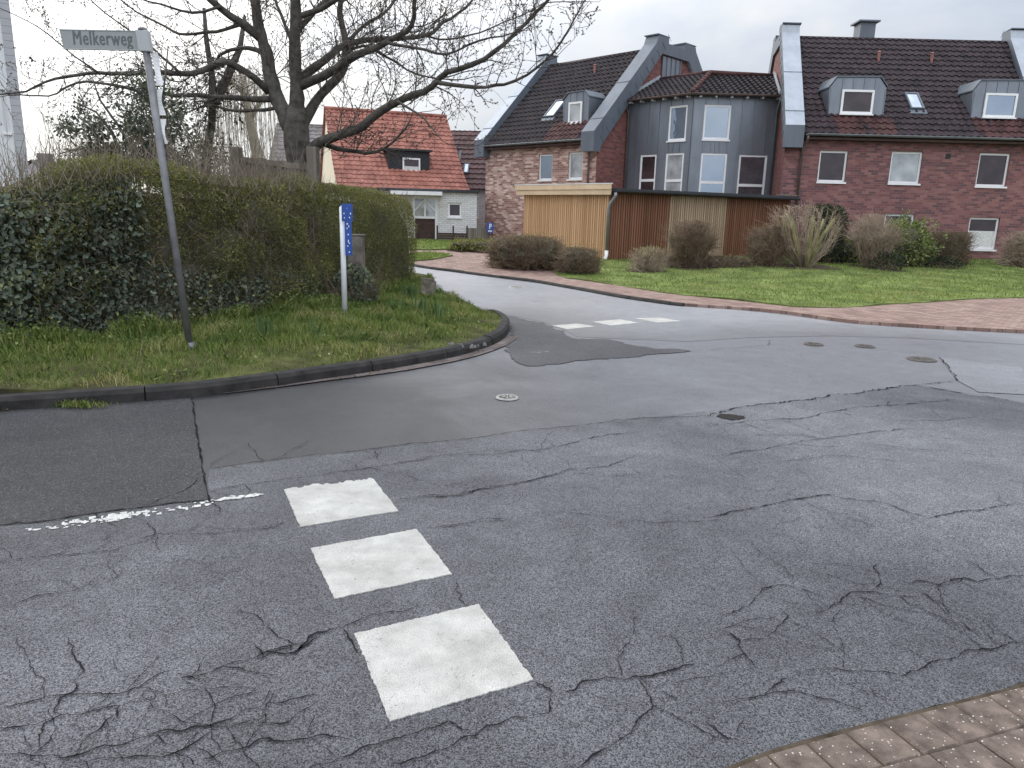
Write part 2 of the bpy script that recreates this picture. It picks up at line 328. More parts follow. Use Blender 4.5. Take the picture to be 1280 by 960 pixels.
def thing(name, label, cat, loc=(0, 0, 0), group=None):
    o = bpy.data.objects.new(name, None); COL.objects.link(o); o.location = loc; o.empty_display_size = .2
    o['label'] = label; o['category'] = cat
    if group: o['group'] = group
    return o
def tag(o, label, cat, group=None):
    o['label'] = label; o['category'] = cat
    if group: o['group'] = group
    return o
def struct(o): o['kind'] = 'structure'; return o
def tess(poly):
    return [tuple(t) for t in geometry.tessellate_polygon([[Vector((p[0], p[1], 0)) for p in poly]])]
def sheet(name, poly, dz, mat, step=None, skirt=0, parent=None, jitter=0, uvrot=0, zf=None, kind=True):
    poly = [Vector((p[0], p[1], 0)) for p in poly]
    if jitter:
        q = []
        for i, a in enumerate(poly):
            b = poly[(i+1) % len(poly)]; n = max(1, int((b-a).length/.07)) if (b-a).length < 6 else 1
            for k in range(n):
                p = a.lerp(b, k/n); w = noise.noise_vector(p*5.0)*jitter + noise.noise_vector(p*19)*jitter*.5; q.append(Vector((p.x+w.x, p.y+w.y, 0)))
        poly = q
    bm = bmesh.new(); vs = [bm.verts.new(p) for p in poly]
    for t in tess(poly):
        try: bm.faces.new([vs[i] for i in t])
        except ValueError: pass
    bmesh.ops.recalc_face_normals(bm, faces=bm.faces)
    if step:
        xs = [p.x for p in poly]; ys = [p.y for p in poly]
        for ax, lo, hi in ((0, min(xs), max(xs)), (1, min(ys), max(ys))):
            k = math.ceil(lo/step)*step
            while k < hi:
                c = Vector((0, 0, 0)); c[ax] = k; n = Vector((0, 0, 0)); n[ax] = 1
                bmesh.ops.bisect_plane(bm, geom=bm.verts[:]+bm.edges[:]+bm.faces[:], plane_co=c, plane_no=n); k += step
    for v in bm.verts: v.co.z = (zf(v.co.x, v.co.y) if zf else hz(v.co.x, v.co.y)) + dz
    for f in bm.faces:
        f.normal_update()
        if f.normal.z < 0: f.normal_flip()
    if skirt:
        be = [e for e in bm.edges if len(e.link_faces) == 1]
        r = bmesh.ops.extrude_edge_only(bm, edges=be)
        for v in [g for g in r['geom'] if isinstance(g, bmesh.types.BMVert)]: v.co.z -= skirt
    o0 = world_loc(parent)
    me = bpy.data.meshes.new(name); bm.to_mesh(me); bm.free(); me.materials.append(MT[mat])
    uvl = me.uv_layers.new(name='UVMap'); d = np.zeros(len(me.loops)*2); cs, sn = math.cos(uvrot), math.sin(uvrot)
    for i, l in enumerate(me.loops):
        c = me.vertices[l.vertex_index].co; d[2*i] = c.x*cs+c.y*sn; d[2*i+1] = -c.x*sn+c.y*cs
    uvl.data.foreach_set('uv', d)
    o = bpy.data.objects.new(name, me); COL.objects.link(o); o.parent = parent
    if kind and parent is None: struct(o)
    return o
def raw_mesh(name, verts, faces_idx, nper, mat, parent=None, rnd=None, smooth=False):
    # fast numpy mesh: faces_idx (F, nper)
    o0 = np.array(world_loc(parent)); verts = (np.asarray(verts, float) - o0).astype(np.float32)
    me = bpy.data.meshes.new(name); me.vertices.add(len(verts)); me.vertices.foreach_set('co', verts.ravel())
    nf = len(faces_idx); me.loops.add(nf*nper); me.polygons.add(nf)
    me.loops.foreach_set('vertex_index', faces_idx.astype(np.int32).ravel())
    me.polygons.foreach_set('loop_start', np.arange(nf, dtype=np.int32)*nper)
    me.update(calc_edges=True); me.validate()
    mats = mat if isinstance(mat, (list, tuple)) else [mat]
    for m in mats: me.materials.append(MT[m])
    if rnd is not None:
        a = me.attributes.new('rnd', 'FLOAT', 'POINT'); a.data.foreach_set('value', rnd.astype(np.float32))
    if smooth: me.polygons.foreach_set('use_smooth', np.ones(nf, dtype=bool))
    o = bpy.data.objects.new(name, me); COL.objects.link(o); o.parent = parent; return o
def unit(a): return a/np.maximum(np.linalg.norm(a, axis=1, keepdims=True), 1e-9)
def leaves(name, pts, dirs, size, mat, parent=None, aspect=.5, rnd=None, fold=.15):
    n = len(pts); pts = np.asarray(pts, float); d = unit(np.asarray(dirs, float)); sz = np.broadcast_to(np.asarray(size, float), (n,))[:, None]
    s = unit(np.cross(d, RNG.normal(size=(n, 3)))); nn = np.cross(d, s)
    v = np.stack([pts, pts + d*sz*.5 + s*sz*aspect*.5 + nn*sz*fold, pts + d*sz, pts + d*sz*.5 - s*sz*aspect*.5 + nn*sz*fold], 1).reshape(-1, 3)
    f = np.arange(n*4).reshape(n, 4)
    r = RNG.random(n) if rnd is None else np.clip(rnd, 0, 1)
    return raw_mesh(name, v, f, 4, mat, parent, np.repeat(r, 4))
def blades(name, pts, h, w, mat, parent=None, lean=.35, rnd=None):
    n = len(pts); pts = np.asarray(pts, float); h = np.broadcast_to(np.asarray(h, float), (n,))[:, None]
    a = RNG.random(n)*6.283; s = np.stack([np.cos(a), np.sin(a), 0*a], 1)*w*.5
    b = RNG.random(n)*6.283; l = np.stack([np.cos(b), np.sin(b), 0*b], 1)*h*lean*(RNG.random((n, 1))*1.2)
    up = np.array([[0, 0, 1.]])
    m = pts + up*h*.55 + l*.35; tip = pts + up*h*(1-.3*RNG.random((n, 1))) + l
    v = np.stack([pts-s, pts+s, m+s*.8, tip, m-s*.8], 1).reshape(-1, 3); f = np.arange(n*5).reshape(n, 5)
    r = RNG.random(n) if rnd is None else np.clip(rnd, 0, 1)
    return raw_mesh(name, v, f, 5, mat, parent, np.repeat(r, 5))
class Twigs:                                   # many thin three-sided twigs, gathered fast
    def __init__(s): s.p = []; s.r = []; s.k = []
    def add(s, pts, r): s.p.append(pts); s.r.append(r)
    def build(s, name, mat, parent=None, extra=None):
        V = []; Fc = []; o = 0
        for pts, rad in zip(s.p, s.r):
            P = np.array([tuple(q) for q in pts]); k = len(P); D = np.gradient(P, axis=0); D = unit(D)
            ref = np.array([.31, .52, .79]) if abs(D[0] @ np.array([.31, .52, .79])) < .9 else np.array([1., 0, 0])
            A = unit(np.cross(D, ref)); B = np.cross(D, A); rr = np.array(rad)[:, None]
            ring = np.stack([P+A*rr, P+(-.5*A+.866*B)*rr, P+(-.5*A-.866*B)*rr], 1).reshape(-1, 3); V.append(ring)
            i = np.arange(k-1)[:, None]*3; j = np.arange(3)[None, :]; j2 = (j+1) % 3
            Fc.append((np.stack([i+j, i+j2, i+3+j2, i+3+j], 2).reshape(-1, 4))+o); o += k*3
        if extra is not None:
            V.append(extra[0]); Fc.append(extra[1]+o)
        return raw_mesh(name, np.concatenate(V), np.concatenate(Fc), 4, mat, parent, smooth=True)
def pip(poly, P):
    P = np.asarray(P); x, y = P[:, 0], P[:, 1]; ins = np.zeros(len(P), bool); n = len(poly)
    for i in range(n):
        x0, y0 = poly[i][0], poly[i][1]; x1, y1 = poly[(i+1) % n][0], poly[(i+1) % n][1]
        c = ((y0 > y) != (y1 > y)) & (x < (x1-x0)*(y-y0)/((y1-y0) if y1 != y0 else 1e-9)+x0); ins ^= c
    return ins
def scatter(poly, n):
    xs = [p[0] for p in poly]; ys = [p[1] for p in poly]
    P = np.stack([RNG.uniform(min(xs), max(xs), n), RNG.uniform(min(ys), max(ys), n)], 1); return P[pip(poly, P)]
def nz(P, s): return np.array([noise.noise(Vector((p[0]*s, p[1]*s, (p[2] if len(p) > 2 else 0)*s))) for p in P])

class Fr:                                       # a wall: origin, horizontal direction u, outward normal
    def __init__(s, o, u): s.o = Vector((o[0], o[1], 0)); s.u = Vector((u[0], u[1], 0)).normalized(); s.n = Vector((s.u.y, -s.u.x, 0))
    def __call__(s, u, d, z): return s.o + s.u*u + s.n*d + Vector((0, 0, z))
def wall(mb, fr, u0, u1, z0, z1, holes=(), depth=.12):
    us = sorted({u0, u1, *[h[0] for h in holes], *[h[1] for h in holes]}); zs = sorted({z0, z1, *[h[2] for h in holes], *[h[3] for h in holes]})
    for a, b in zip(us, us[1:]):
        for c, d in zip(zs, zs[1:]):
            mu, mz = (a+b)/2, (c+d)/2
            if any(h[0] < mu < h[1] and h[2] < mz < h[3] for h in holes): continue
            mb.quad(fr(a, 0, c), fr(b, 0, c), fr(b, 0, d), fr(a, 0, d))
    for (a, b, c, d) in [h[:4] for h in holes]:
        mb.quad(fr(a, 0, c), fr(a, 0, d), fr(a, -depth, d), fr(a, -depth, c)); mb.quad(fr(b, 0, d), fr(b, 0, c), fr(b, -depth, c), fr(b, -depth, d))
        mb.quad(fr(a, 0, d), fr(b, 0, d), fr(b, -depth, d), fr(a, -depth, d)); mb.quad(fr(b, 0, c), fr(a, 0, c), fr(a, -depth, c), fr(b, -depth, c))
def window(parent, fr, u0, u1, z0, z1, rec=.07, glass='glass', fw=.07, transom=None, mull=None, sill=True, name='window', mat='white', lace=False, glass2=None):
    mb = MB(); a, b = -rec-.05, -rec
    mb.fbox(fr, u0, u0+fw, a, b, z0, z1); mb.fbox(fr, u1-fw, u1, a, b, z0, z1)
    mb.fbox(fr, u0+fw, u1-fw, a, b, z0, z0+fw); mb.fbox(fr, u0+fw, u1-fw, a, b, z1-fw, z1)
    if transom: mb.fbox(fr, u0+fw, u1-fw, a, b+.006, transom-fw*.7, transom+fw*.7)
    if mull: mb.fbox(fr, mull-fw*.6, mull+fw*.6, a, b+.004, z0+fw, z1-fw)
    w = obj(name, mb, mat, parent)
    pm = MB(); d = -rec-.03
    if transom and glass2:
        pm.quad(fr(u0+fw*.5, d, transom), fr(u1-fw*.5, d, transom), fr(u1-fw*.5, d, z1-fw*.5), fr(u0+fw*.5, d, z1-fw*.5)); pm.m = 1
        pm.quad(fr(u0+fw*.5, d, z0+fw*.5), fr(u1-fw*.5, d, z0+fw*.5), fr(u1-fw*.5, d, transom), fr(u0+fw*.5, d, transom))
        obj('pane', pm, [glass, glass2], w)
    else:
        pm.quad(fr(u0+fw*.5, d, z0+fw*.5), fr(u1-fw*.5, d, z0+fw*.5), fr(u1-fw*.5, d, z1-fw*.5), fr(u0+fw*.5, d, z1-fw*.5)); obj('pane', pm, glass, w)
    if lace:
        lm = MB(); nn = 14
        for i in range(nn):
            a0 = u0+fw+(u1-u0-2*fw)*i/nn; a1 = u0+fw+(u1-u0-2*fw)*(i+1)/nn; e = .008*(i % 2)
            lm.quad(fr(a0, d+.006+e, z0+fw), fr(a1, d+.014-e, z0+fw), fr(a1, d+.014-e, z0+(z1-z0)*.58), fr(a0, d+.006+e, z0+(z1-z0)*.58))
        obj('curtain', lm, 'lace', w)
    if sill:
        sm = MB(); sm.fbox(fr, u0-.03, u1+.03, -rec-.04, .05, z0-.06, z0-.003); obj('sill', sm, mat, w)
    return w
def tile_roof(parent, P, u0f, u1f, vlen, mat, col=.26, row=.315, amp=.06, stepz=.038, name='roof', sub=6, patch=None, thick=True, curve=0):
    # P(u, v, h): point at u along the eave, v up the slope, h above the slope. u0f(v)/u1f(v): limits
    mb = MB(); rows = int(math.ceil(vlen/row))
    for r in range(rows):
        va = r*row; vb = min(vlen, va+row); ring = []
        a0, a1 = u0f(va), u1f(va); b0, b1 = u0f(vb), u1f(vb)
        n = max(2, int(round(max(a1-a0, b1-b0)/col*sub))); 
        for (v, h, e0, e1) in ((va, -.012, a0, a1), (va, stepz, a0, a1), (vb, .002, b0, b1)):
            rr = []
            for i in range(n+1):
                u = e0+(e1-e0)*i/n; ph = (u/col) % 1.0
                w = amp*(.5-.5*math.cos(2*math.pi*ph))**1.5 if ph < .999 else 0
                if h < 0: w = w*.4
                rr.append(P(u, v, h+w))
            ring.append(rr)
        o = len(mb.v); mb.v += [tuple(p) for q in ring for p in q]
        for k in range(2):
            for i in range(n):
                mid = e0+(e1-e0)*(i+.5)/n
                mb.f.append((o+k*(n+1)+i, o+k*(n+1)+i+1, o+(k+1)*(n+1)+i+1, o+(k+1)*(n+1)+i))
                mb.mi.append(1 if patch and patch(mid, (va+vb)/2) else 0)
    return obj(name, mb, [mat, 'tile_rust'] if patch else mat, parent)

# ================================================================== GROUND
DM = Vector((.905, .425, 0)).normalized()       # direction of the main road
NM = Vector((-DM.y, DM.x, 0))
struct(sheet('ground', [(-400, -300), (400, -300), (400, 600), (-400, 600)], -.35, 'field', None, zf=lambda x, y: (.42 if y > 100 else 0)-.0)) 
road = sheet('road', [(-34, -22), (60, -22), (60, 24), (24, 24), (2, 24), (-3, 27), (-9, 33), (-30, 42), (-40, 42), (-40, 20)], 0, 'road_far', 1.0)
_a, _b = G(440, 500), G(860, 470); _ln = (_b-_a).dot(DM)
fa = road.data.attributes.new('fade', 'FLOAT', 'POINT')          # sky reflection painted into albedo, paler from the resurfaced strip to the junction
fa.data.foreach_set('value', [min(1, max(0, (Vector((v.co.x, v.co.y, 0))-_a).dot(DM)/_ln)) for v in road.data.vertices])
def gl(pts, dz=0.0): return [G(p[0], p[1], dz) for p in pts]
def Z(pts, s, ox, oy): return [(ox+x/s, oy+y/s) for x, y in pts]
# coarse old surface in the foreground, everything this side of the long seam
seam_left = Z([(0, 890), (130, 880), (320, 850), (500, 825), (830, 787)], 3.2, 0, 380)
seam_mid = Z([(835, 665), (1000, 640), (1280, 607)], 3.2, 0, 380) + Z([(200, 520), (400, 497), (600, 482), (780, 452), (880, 442), (1000, 432), (1150, 410), (1280, 396)], 3.2, 400, 400)
seam_right = Z([(150, 350), (300, 330), (450, 315), (590, 295), (750, 272), (850, 262), (960, 280), (1060, 300), (1160, 310), (1280, 335)], 3.2, 880, 400)
edge_pts = gl(seam_left + seam_mid + seam_right, 0)
near_edge = gl([(905, 962), (958, 940.6), (1014, 924), (1067, 910), (1117, 897), (1170, 884), (1214, 873), (1261, 861)])
e0, e1 = near_edge[0], near_edge[-1]
ext = e0 - DM*25
poly = [edge_pts[0]-DM*26] + edge_pts + [edge_pts[-1]+Vector((7, 1.2, 0)), edge_pts[-1]+Vector((30, 8, 0)), e1+DM*30] + near_edge[::-1] + [e0-DM*25]
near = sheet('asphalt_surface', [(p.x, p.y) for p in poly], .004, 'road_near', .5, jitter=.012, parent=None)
pale_spots = [(G(1180, 560), 2.6, 1.0), (G(40, 790), .75, .9), (G(760, 590), 1.5, .6), (G(330, 640), .8, .35)]      # paler stretches of the near asphalt
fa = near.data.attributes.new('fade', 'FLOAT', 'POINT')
fa.data.foreach_set('value', [min(1, .25+.75*max(k*math.exp(-((v.co.x-c.x)**2+(v.co.y-c.y)**2)/(r*r)) for c, r, k in pale_spots)) for v in near.data.vertices])
patch = gl([(-60, 522), (0, 512), (120, 503), (240, 493), (243, 520), (248, 560), (254, 600), (258, 615), (261, 627)] + seam_left[::-1] + [(-60, 669)])
patch = [patch[0]-DM*5] + patch + [patch[-1]-DM*5]
sheet('asphalt_patch', [(p.x, p.y) for p in patch], .006, 'road_dark', None, jitter=.008)
damp = gl([(598, 386), (640, 396), (676, 404), (700, 413), (716, 424), (760, 425), (800, 433), (850, 438), (864, 440), (800, 446), (742, 450), (690, 456), (664, 459), (640, 452), (634, 436), (640, 420), (634, 404)])
sheet('asphalt_patch', [(p.x, p.y) for p in damp], .0065, 'road_damp', None, jitter=.09)
wet = gl([(598, 383), (618, 389), (640, 394.5), (676, 402), (702, 411), (722, 421), (780, 424), (860, 427), (940, 422), (1040, 420), (1140, 423), (1300, 432), (1700, 452), (1700, 442), (1300, 418.5), (1145, 410.5), (1060, 404.5), (973, 393), (920, 387.5), (853, 383), (769, 371.5), (684, 356), (600, 345), (520, 334)])
wet_o = sheet('asphalt_patch', [(p.x, p.y) for p in wet] + [(-6, 24.6), (-12, 28.0), (-13, 26.3), (-6, 22), (-2.9, 19.2), (-1.7, 17.2), (-1.4, 15)], .003, 'road_wet_sheen', .4)
low_edge = [Vector((p.x, p.y, 0)) for p in gl([(640, 394.5), (676, 402), (702, 411), (722, 421), (780, 424), (860, 427), (940, 422), (1040, 420), (1140, 423), (1300, 432), (1700, 452)])]
def _sd(p): 
    best = 1e9
    for a, b in zip(low_edge, low_edge[1:]):
        d = b-a; t_ = max(0, min(1, (p-a).dot(d)/d.dot(d))); best = min(best, (p-a-d*t_).length)
    return best
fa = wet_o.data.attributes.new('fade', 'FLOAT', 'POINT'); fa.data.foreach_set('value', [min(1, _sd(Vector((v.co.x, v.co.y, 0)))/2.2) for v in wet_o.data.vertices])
wedge = gl(Z([(940, 150), (1280, 195), (1280, 300), (1100, 290), (1015, 245), (970, 185)], 3.2, 880, 400))
sheet('asphalt_patch', [(p.x, p.y) for p in wedge], .0056, 'road_pale', None, jitter=.01)
joint = gl([(243, 500), (247, 520), (252, 560), (258, 595), (264, 627), (259, 627), (252, 595), (246, 560), (241, 520), (238, 500)])

def ribbon(mb, pts, w0, w1=None, z=.0095, jit=.02, step=.014, taper=True):
    P = [Vector((p.x, p.y, 0)) for p in pts]; Q = []
    for a, b in zip(P, P[1:]):
        n = max(1, int((b-a).length/step)); Q += [a.lerp(b, k/n) for k in range(n)]
    Q.append(P[-1]); n = len(Q)
    if n < 3: return
    vs = []; sd = random.random()*50
    for i, q in enumerate(Q):
        d = (Q[min(i+1, n-1)]-Q[max(i-1, 0)]).normalized(); s = Vector((-d.y, d.x, 0))
        t = i/(n-1); w = w0 if w1 is None else w0+(w1-w0)*t
        if taper: w *= min(1, 9*t+.3)*min(1, 9*(1-t)+.3)
        w *= max(.3, .85 + 1.3*noise.noise(Vector((i*.17, sd, 0))) + .9*noise.noise(Vector((i*.9, sd, 4))))
        c = q + s*(noise.noise(Vector((i*.08, sd, 9)))*jit*1.6 + noise.noise(Vector((i*.3, sd, 2)))*jit + random.uniform(-.22, .22)*jit)
        for e in (-1, 1): vs.append((c.x+s.x*w*.5*e, c.y+s.y*w*.5*e, z+hz(c.x, c.y)))
    mb.add(vs, [(2*i, 2*i+2, 2*i+3, 2*i+1) for i in range(n-1)])
z7 = lambda p: Z(p, 3.2, 0, 660)
z5 = lambda p: Z(p, 3.2, 320, 580)
z6 = lambda p: Z(p, 3.2, 880, 700)
z4 = lambda p: Z(p, 3.2, 880, 400)
z3 = lambda p: Z(p, 3.2, 400, 400)
z2 = lambda p: Z(p, 3.2, 0, 380)
CR = [
 (z7([(0, 725), (90, 720), (230, 680), (420, 665), (480, 665), (560, 645), (640, 595), (690, 578)]), 7), (z7([(640, 630), (720, 615), (820, 595), (920, 550), (1010, 530), (1060, 505), (1170, 500), (1280, 440)])+z5([(0, 780), (60, 760), (150, 755), (250, 680), (340, 665)]), 10),
 (z7([(275, 445), (290, 500), (330, 570), (310, 620), (290, 665), (240, 690), (230, 740), (250, 755), (180, 790), (150, 850), (140, 890)]), 8), (z7([(0, 805), (140, 795), (250, 755), (340, 755), (480, 720), (470, 770), (430, 800)]), 7),
 (z7([(590, 655), (560, 690), (500, 720), (440, 790), (370, 850), (290, 930)]), 7), (z7([(0, 920), (140, 910), (250, 930), (420, 880), (500, 870), (600, 830), (720, 825), (840, 800), (960, 750), (1060, 710), (1280, 680)]), 9),
 (z7([(300, 940), (450, 915), (650, 910), (760, 870), (860, 800), (980, 790), (1120, 790), (1280, 710)]), 9), (z7([(800, 930), (900, 900), (980, 890), (1060, 850), (1150, 860), (1280, 845), (1400, 850)]), 9),
 (z7([(0, 320), (60, 310), (140, 275), (280, 260), (330, 240), (440, 220), (480, 190)]), 7), (z7([(0, 140), (130, 120), (300, 115), (450, 90), (660, 40)]), 7), (z7([(700, 32), (980, 15), (1100, 5)]), 6),
 (z5([(350, 668), (385, 740), (410, 770)]), 9), (z5([(340, 665), (470, 610), (600, 590), (640, 570)]), 7), (z5([(0, 270), (70, 260), (110, 235)]), 6), (z5([(580, 150), (700, 135), (830, 130), (920, 100), (1100, 70), (1280, 30)]), 7),
 (z5([(680, 265), (780, 250), (900, 235), (1020, 230)]), 6), (z5([(800, 480), (810, 545), (840, 570)]), 6), ([(667, 852), (700, 868), (740, 855), (800, 848), (850, 838), (880, 833)], 9), ([(800, 850), (815, 885), (790, 920), (740, 945), (715, 968)], 8),
 ([(690, 868), (680, 890), (600, 915), (540, 945), (490, 962)], 8), ([(815, 885), (860, 905), (900, 925)], 6), ([(590, 917), (560, 905), (500, 925), (430, 945), (380, 965)], 7),
 (z6([(0, 570), (60, 570), (150, 550), (235, 545), (250, 510), (300, 480), (400, 455), (480, 440), (560, 442), (640, 455), (800, 470), (880, 440), (960, 410), (1040, 360), (1150, 355), (1220, 340), (1280, 345)]), 8),
 (z6([(235, 545), (340, 535), (420, 550), (560, 585), (640, 610)]), 6), (z6([(75, 290), (110, 295), (140, 330), (170, 385), (215, 445)]), 9), (z6([(75, 285), (50, 250), (120, 210), (190, 170), (240, 125), (320, 105), (400, 120), (490, 155)]), 6),
 (z6([(440, 220), (490, 205), (520, 180), (600, 140), (680, 130), (760, 145), (860, 160)]), 8), (z6([(670, 115), (700, 100), (690, 60), (695, 20)]), 7), (z6([(810, 100), (880, 95), (950, 110), (1000, 80), (1040, 75), (1100, 95), (1180, 85), (1280, 70)]), 9), (z6([(0, 660), (60, 690), (180, 735)]), 7), (z6([(1110, 240), (1150, 290), (1160, 310)]), 6),
 (z4([(0, 390), (150, 350), (300, 330), (450, 315), (590, 295), (750, 272), (850, 262), (960, 280), (1060, 300), (1160, 310), (1280, 335)]), 20), (z4([(0, 430), (200, 405), (400, 395), (460, 380), (620, 350), (800, 340), (1000, 320)]), 11), (z4([(30, 550), (200, 525), (300, 510), (380, 490), (500, 475), (640, 455), (830, 435)]), 9),
 (z4([(0, 795), (100, 775), (250, 745), (380, 720), (500, 700), (570, 720), (720, 735), (800, 770), (900, 795), (1000, 775), (1110, 760), (1280, 740)]), 11), (z4([(940, 150), (970, 180), (1015, 245), (850, 262)]), 14), (z4([(750, 405), (950, 405), (1100, 390)]), 9),
 (z3([(0, 545), (200, 520), (400, 495), (600, 480), (780, 450), (880, 440), (1000, 430), (1150, 410), (1280, 395)])+[(860, 522), (882, 520)], 13), (z3([(0, 625), (240, 590), (480, 550), (700, 540), (900, 520), (1100, 470), (1280, 450)]), 8), (z3([(300, 725), (450, 705), (560, 705), (640, 680), (780, 660), (900, 635), (1000, 600), (1150, 590), (1280, 540)]), 9), (z3([(490, 835), (640, 805), (770, 800)]), 6),
 (z2([(835, 665), (1000, 640), (1280, 605)]), 9), (z2([(840, 750), (1000, 725), (1280, 690)]), 6), (z2([(0, 890), (130, 880), (320, 850), (500, 825), (830, 787)]), 12),
 (z2([(835, 910), (1000, 905), (1130, 880)]), 6), (z2([(560, 945), (640, 930), (700, 925)]), 6),
 ([(890, 545), (1000, 545), (1120, 560), (1280, 575)], 5), ([(700, 640), (820, 655), (900, 650)], 5), ([(920, 585), (1040, 570), (1150, 580)], 5),
 ([(860, 440), (960, 432), (962, 425)], 9), ([(520, 575), (600, 565), (690, 562)], 5),
]
mb = MB()
rb = random.Random(21)
def near_ok(p): return (p-e0).dot(NM) > .06
for pts, w in CR:
    Gp = gl(pts); ribbon(mb, Gp, w*.001*.72, jit=.014 if w < 15 else .03)
    if w > 12: continue
    for a, b in zip(Gp, Gp[1:]):                   # side branches: the net of fine cracks
        for _ in range(2 if (b-a).length > .25 else 1):
            if rb.random() < .45: continue
            p = a.lerp(b, rb.random()); d = (b-a).normalized(); ang = rb.choice((-1, 1))*R(rb.uniform(55, 95)); q = [p]; l = rb.uniform(.08, .5)
            for k in range(4):
                ang += R(rb.uniform(-28, 28)); c_, s_ = math.cos(ang), math.sin(ang); q.append(q[-1]+Vector((d.x*c_-d.y*s_, d.x*s_+d.y*c_, 0))*l/4)
            if all(near_ok(k) for k in q) and not any(abs((k-m_).dot(DM)) < .42 and abs((k-m_).dot(NM)) < .42 for k in q for m_ in (G(550, 828), G(476, 705), G(426, 631))): ribbon(mb, q, w*.001*rb.uniform(.28, .45), jit=.01)
obj('crack', mb, 'crack', road)
mb = MB(); ribbon(mb, gl([(240, 498), (243, 520), (249, 560), (255, 595), (261, 628)]), .010, .012, z=.0092, jit=.006, taper=False); obj('joint', mb, 'crack', road)
# painted give-way blocks
def mark(pts, rag=(), parent=road):
    P = gl(pts); out = []
    for i, a in enumerate(P):
        b = P[(i+1) % 4]; n = max(2, int((b-a).length/.012)); d = (b-a).normalized(); s = Vector((-d.y, d.x, 0))
        for k in range(n):
            p = a.lerp(b, k/n); j = .006*noise.noise(Vector((p.x*70, p.y*70, 1)))+.005*noise.noise(Vector((p.x*14, p.y*14, 5)))
            if i in rag: j += .028*noise.noise(Vector((p.x*11, p.y*11, 3)))+.02*(1 if noise.noise(Vector((p.x*38, p.y*38, 7))) > .12 else 0) - .004
            out.append(p + s*j)
    bm = MB(); tri = tess([(p.x, p.y) for p in out]); n = len(out)
    bm.add([(p.x, p.y, hz(p.x, p.y)+.0086) for p in out] + [(p.x, p.y, hz(p.x, p.y)+.003) for p in out], [t for t in tri] + [(i, n+i, n+(i+1) % n, (i+1) % n) for i in range(n)])
    o = obj('road_marking', bm, 'paint', parent)
    return o
mark([(443, 794), (598, 757), (667, 852), (488, 904)], rag=()); mark([(388, 687), (521, 663), (565, 719), (418, 750)])
mark([(355, 613), (467, 600), (498, 640), (375, 660)], rag=(0,))
far_marks = [[(690, 407.5), (722, 405), (744, 408.5), (709, 412)], [(741, 402.7), (775, 399.7), (799, 404), (764, 407.3)], [(793, 398.3), (826, 397.6), (851, 402), (822, 403.5)]]
for q in far_marks: mark(q)
# worn dashes of the old line
mb = MB(); rr = random.Random(3)
A, B = G(28, 659), G(268, 626)
dl = (B-A).normalized(); sl_ = Vector((-dl.y, dl.x, 0)); Ln_ = (B-A).length; cs_ = .011
for i in range(int(Ln_/cs_)):
    for j in range(10):
        x_, y_ = i*cs_, j*cs_; t = x_/Ln_; q = A+dl*x_-sl_*(y_+.012)
        v = noise.noise(Vector((q.x*9, q.y*9, 0)))*.7+noise.noise(Vector((q.x*34, q.y*34, 3)))*.8+noise.noise(Vector((x_*2.2, 0, 6)))*.5
        if v < -.12+.5*abs(t-.55)**1.5*2.2+.35*abs(j-4.5)/5-.12: continue
        c = [(rr.uniform(-.003, .003), rr.uniform(-.003, .003)) for _ in range(4)]
        P_ = [q+dl*(ex*cs_*1.05+c[k_][0])+sl_*(ey*cs_*1.05+c[k_][1]) for k_, (ex, ey) in enumerate(((0, 0), (1, 0), (1, 1), (0, 1)))]
        mb.add([(p.x, p.y, .0072+.0000004*(i*10+j)) for p in P_], [(0, 1, 2, 3)])
for (px, py) in [(283, 625), (308, 622), (287, 624), (312, 621)]:
    p = G(px, py)
    for k in range(26):
        r = rr.uniform(.005, .013); n = 6; q = p+DM*rr.gauss(0, .035)+NM*rr.gauss(0, .010)
        mb.add([(q.x+r*1.5*math.cos(6.283*i/n), q.y+r*.7*math.sin(6.283*i/n), .0083+k*1e-5) for i in range(n)], [tuple(range(n))])
for (px, py, a) in [(668, 441, .10), (683, 440, .09), (675, 440.5, .08)]:
    p = G(px, py)
    for k in range(4):
        n = 6; q = p+Vector((rr.gauss(0, a*.3), rr.gauss(0, .02), 0)); r = a*.3
        mb.add([(q.x+r*math.cos(6.283*i/n), q.y+r*.13*math.sin(6.283*i/n), .0082+k*1e-5) for i in range(n)], [tuple(range(n))])
obj('worn_line', mb, 'paint_worn', road)
# pothole and litter
p = G(913, 522); mb = MB(); n = 22
mb.add([(p.x+.11*math.cos(6.283*i/n)*(1+.5*noise.noise(Vector((i*.6, 1, 0)))), p.y+.085*math.sin(6.283*i/n)*(1+.5*noise.noise(Vector((i*.6, 5, 0)))), .0099) for i in range(n)], [tuple(range(n))]); obj('pothole', mb, 'hole', road)

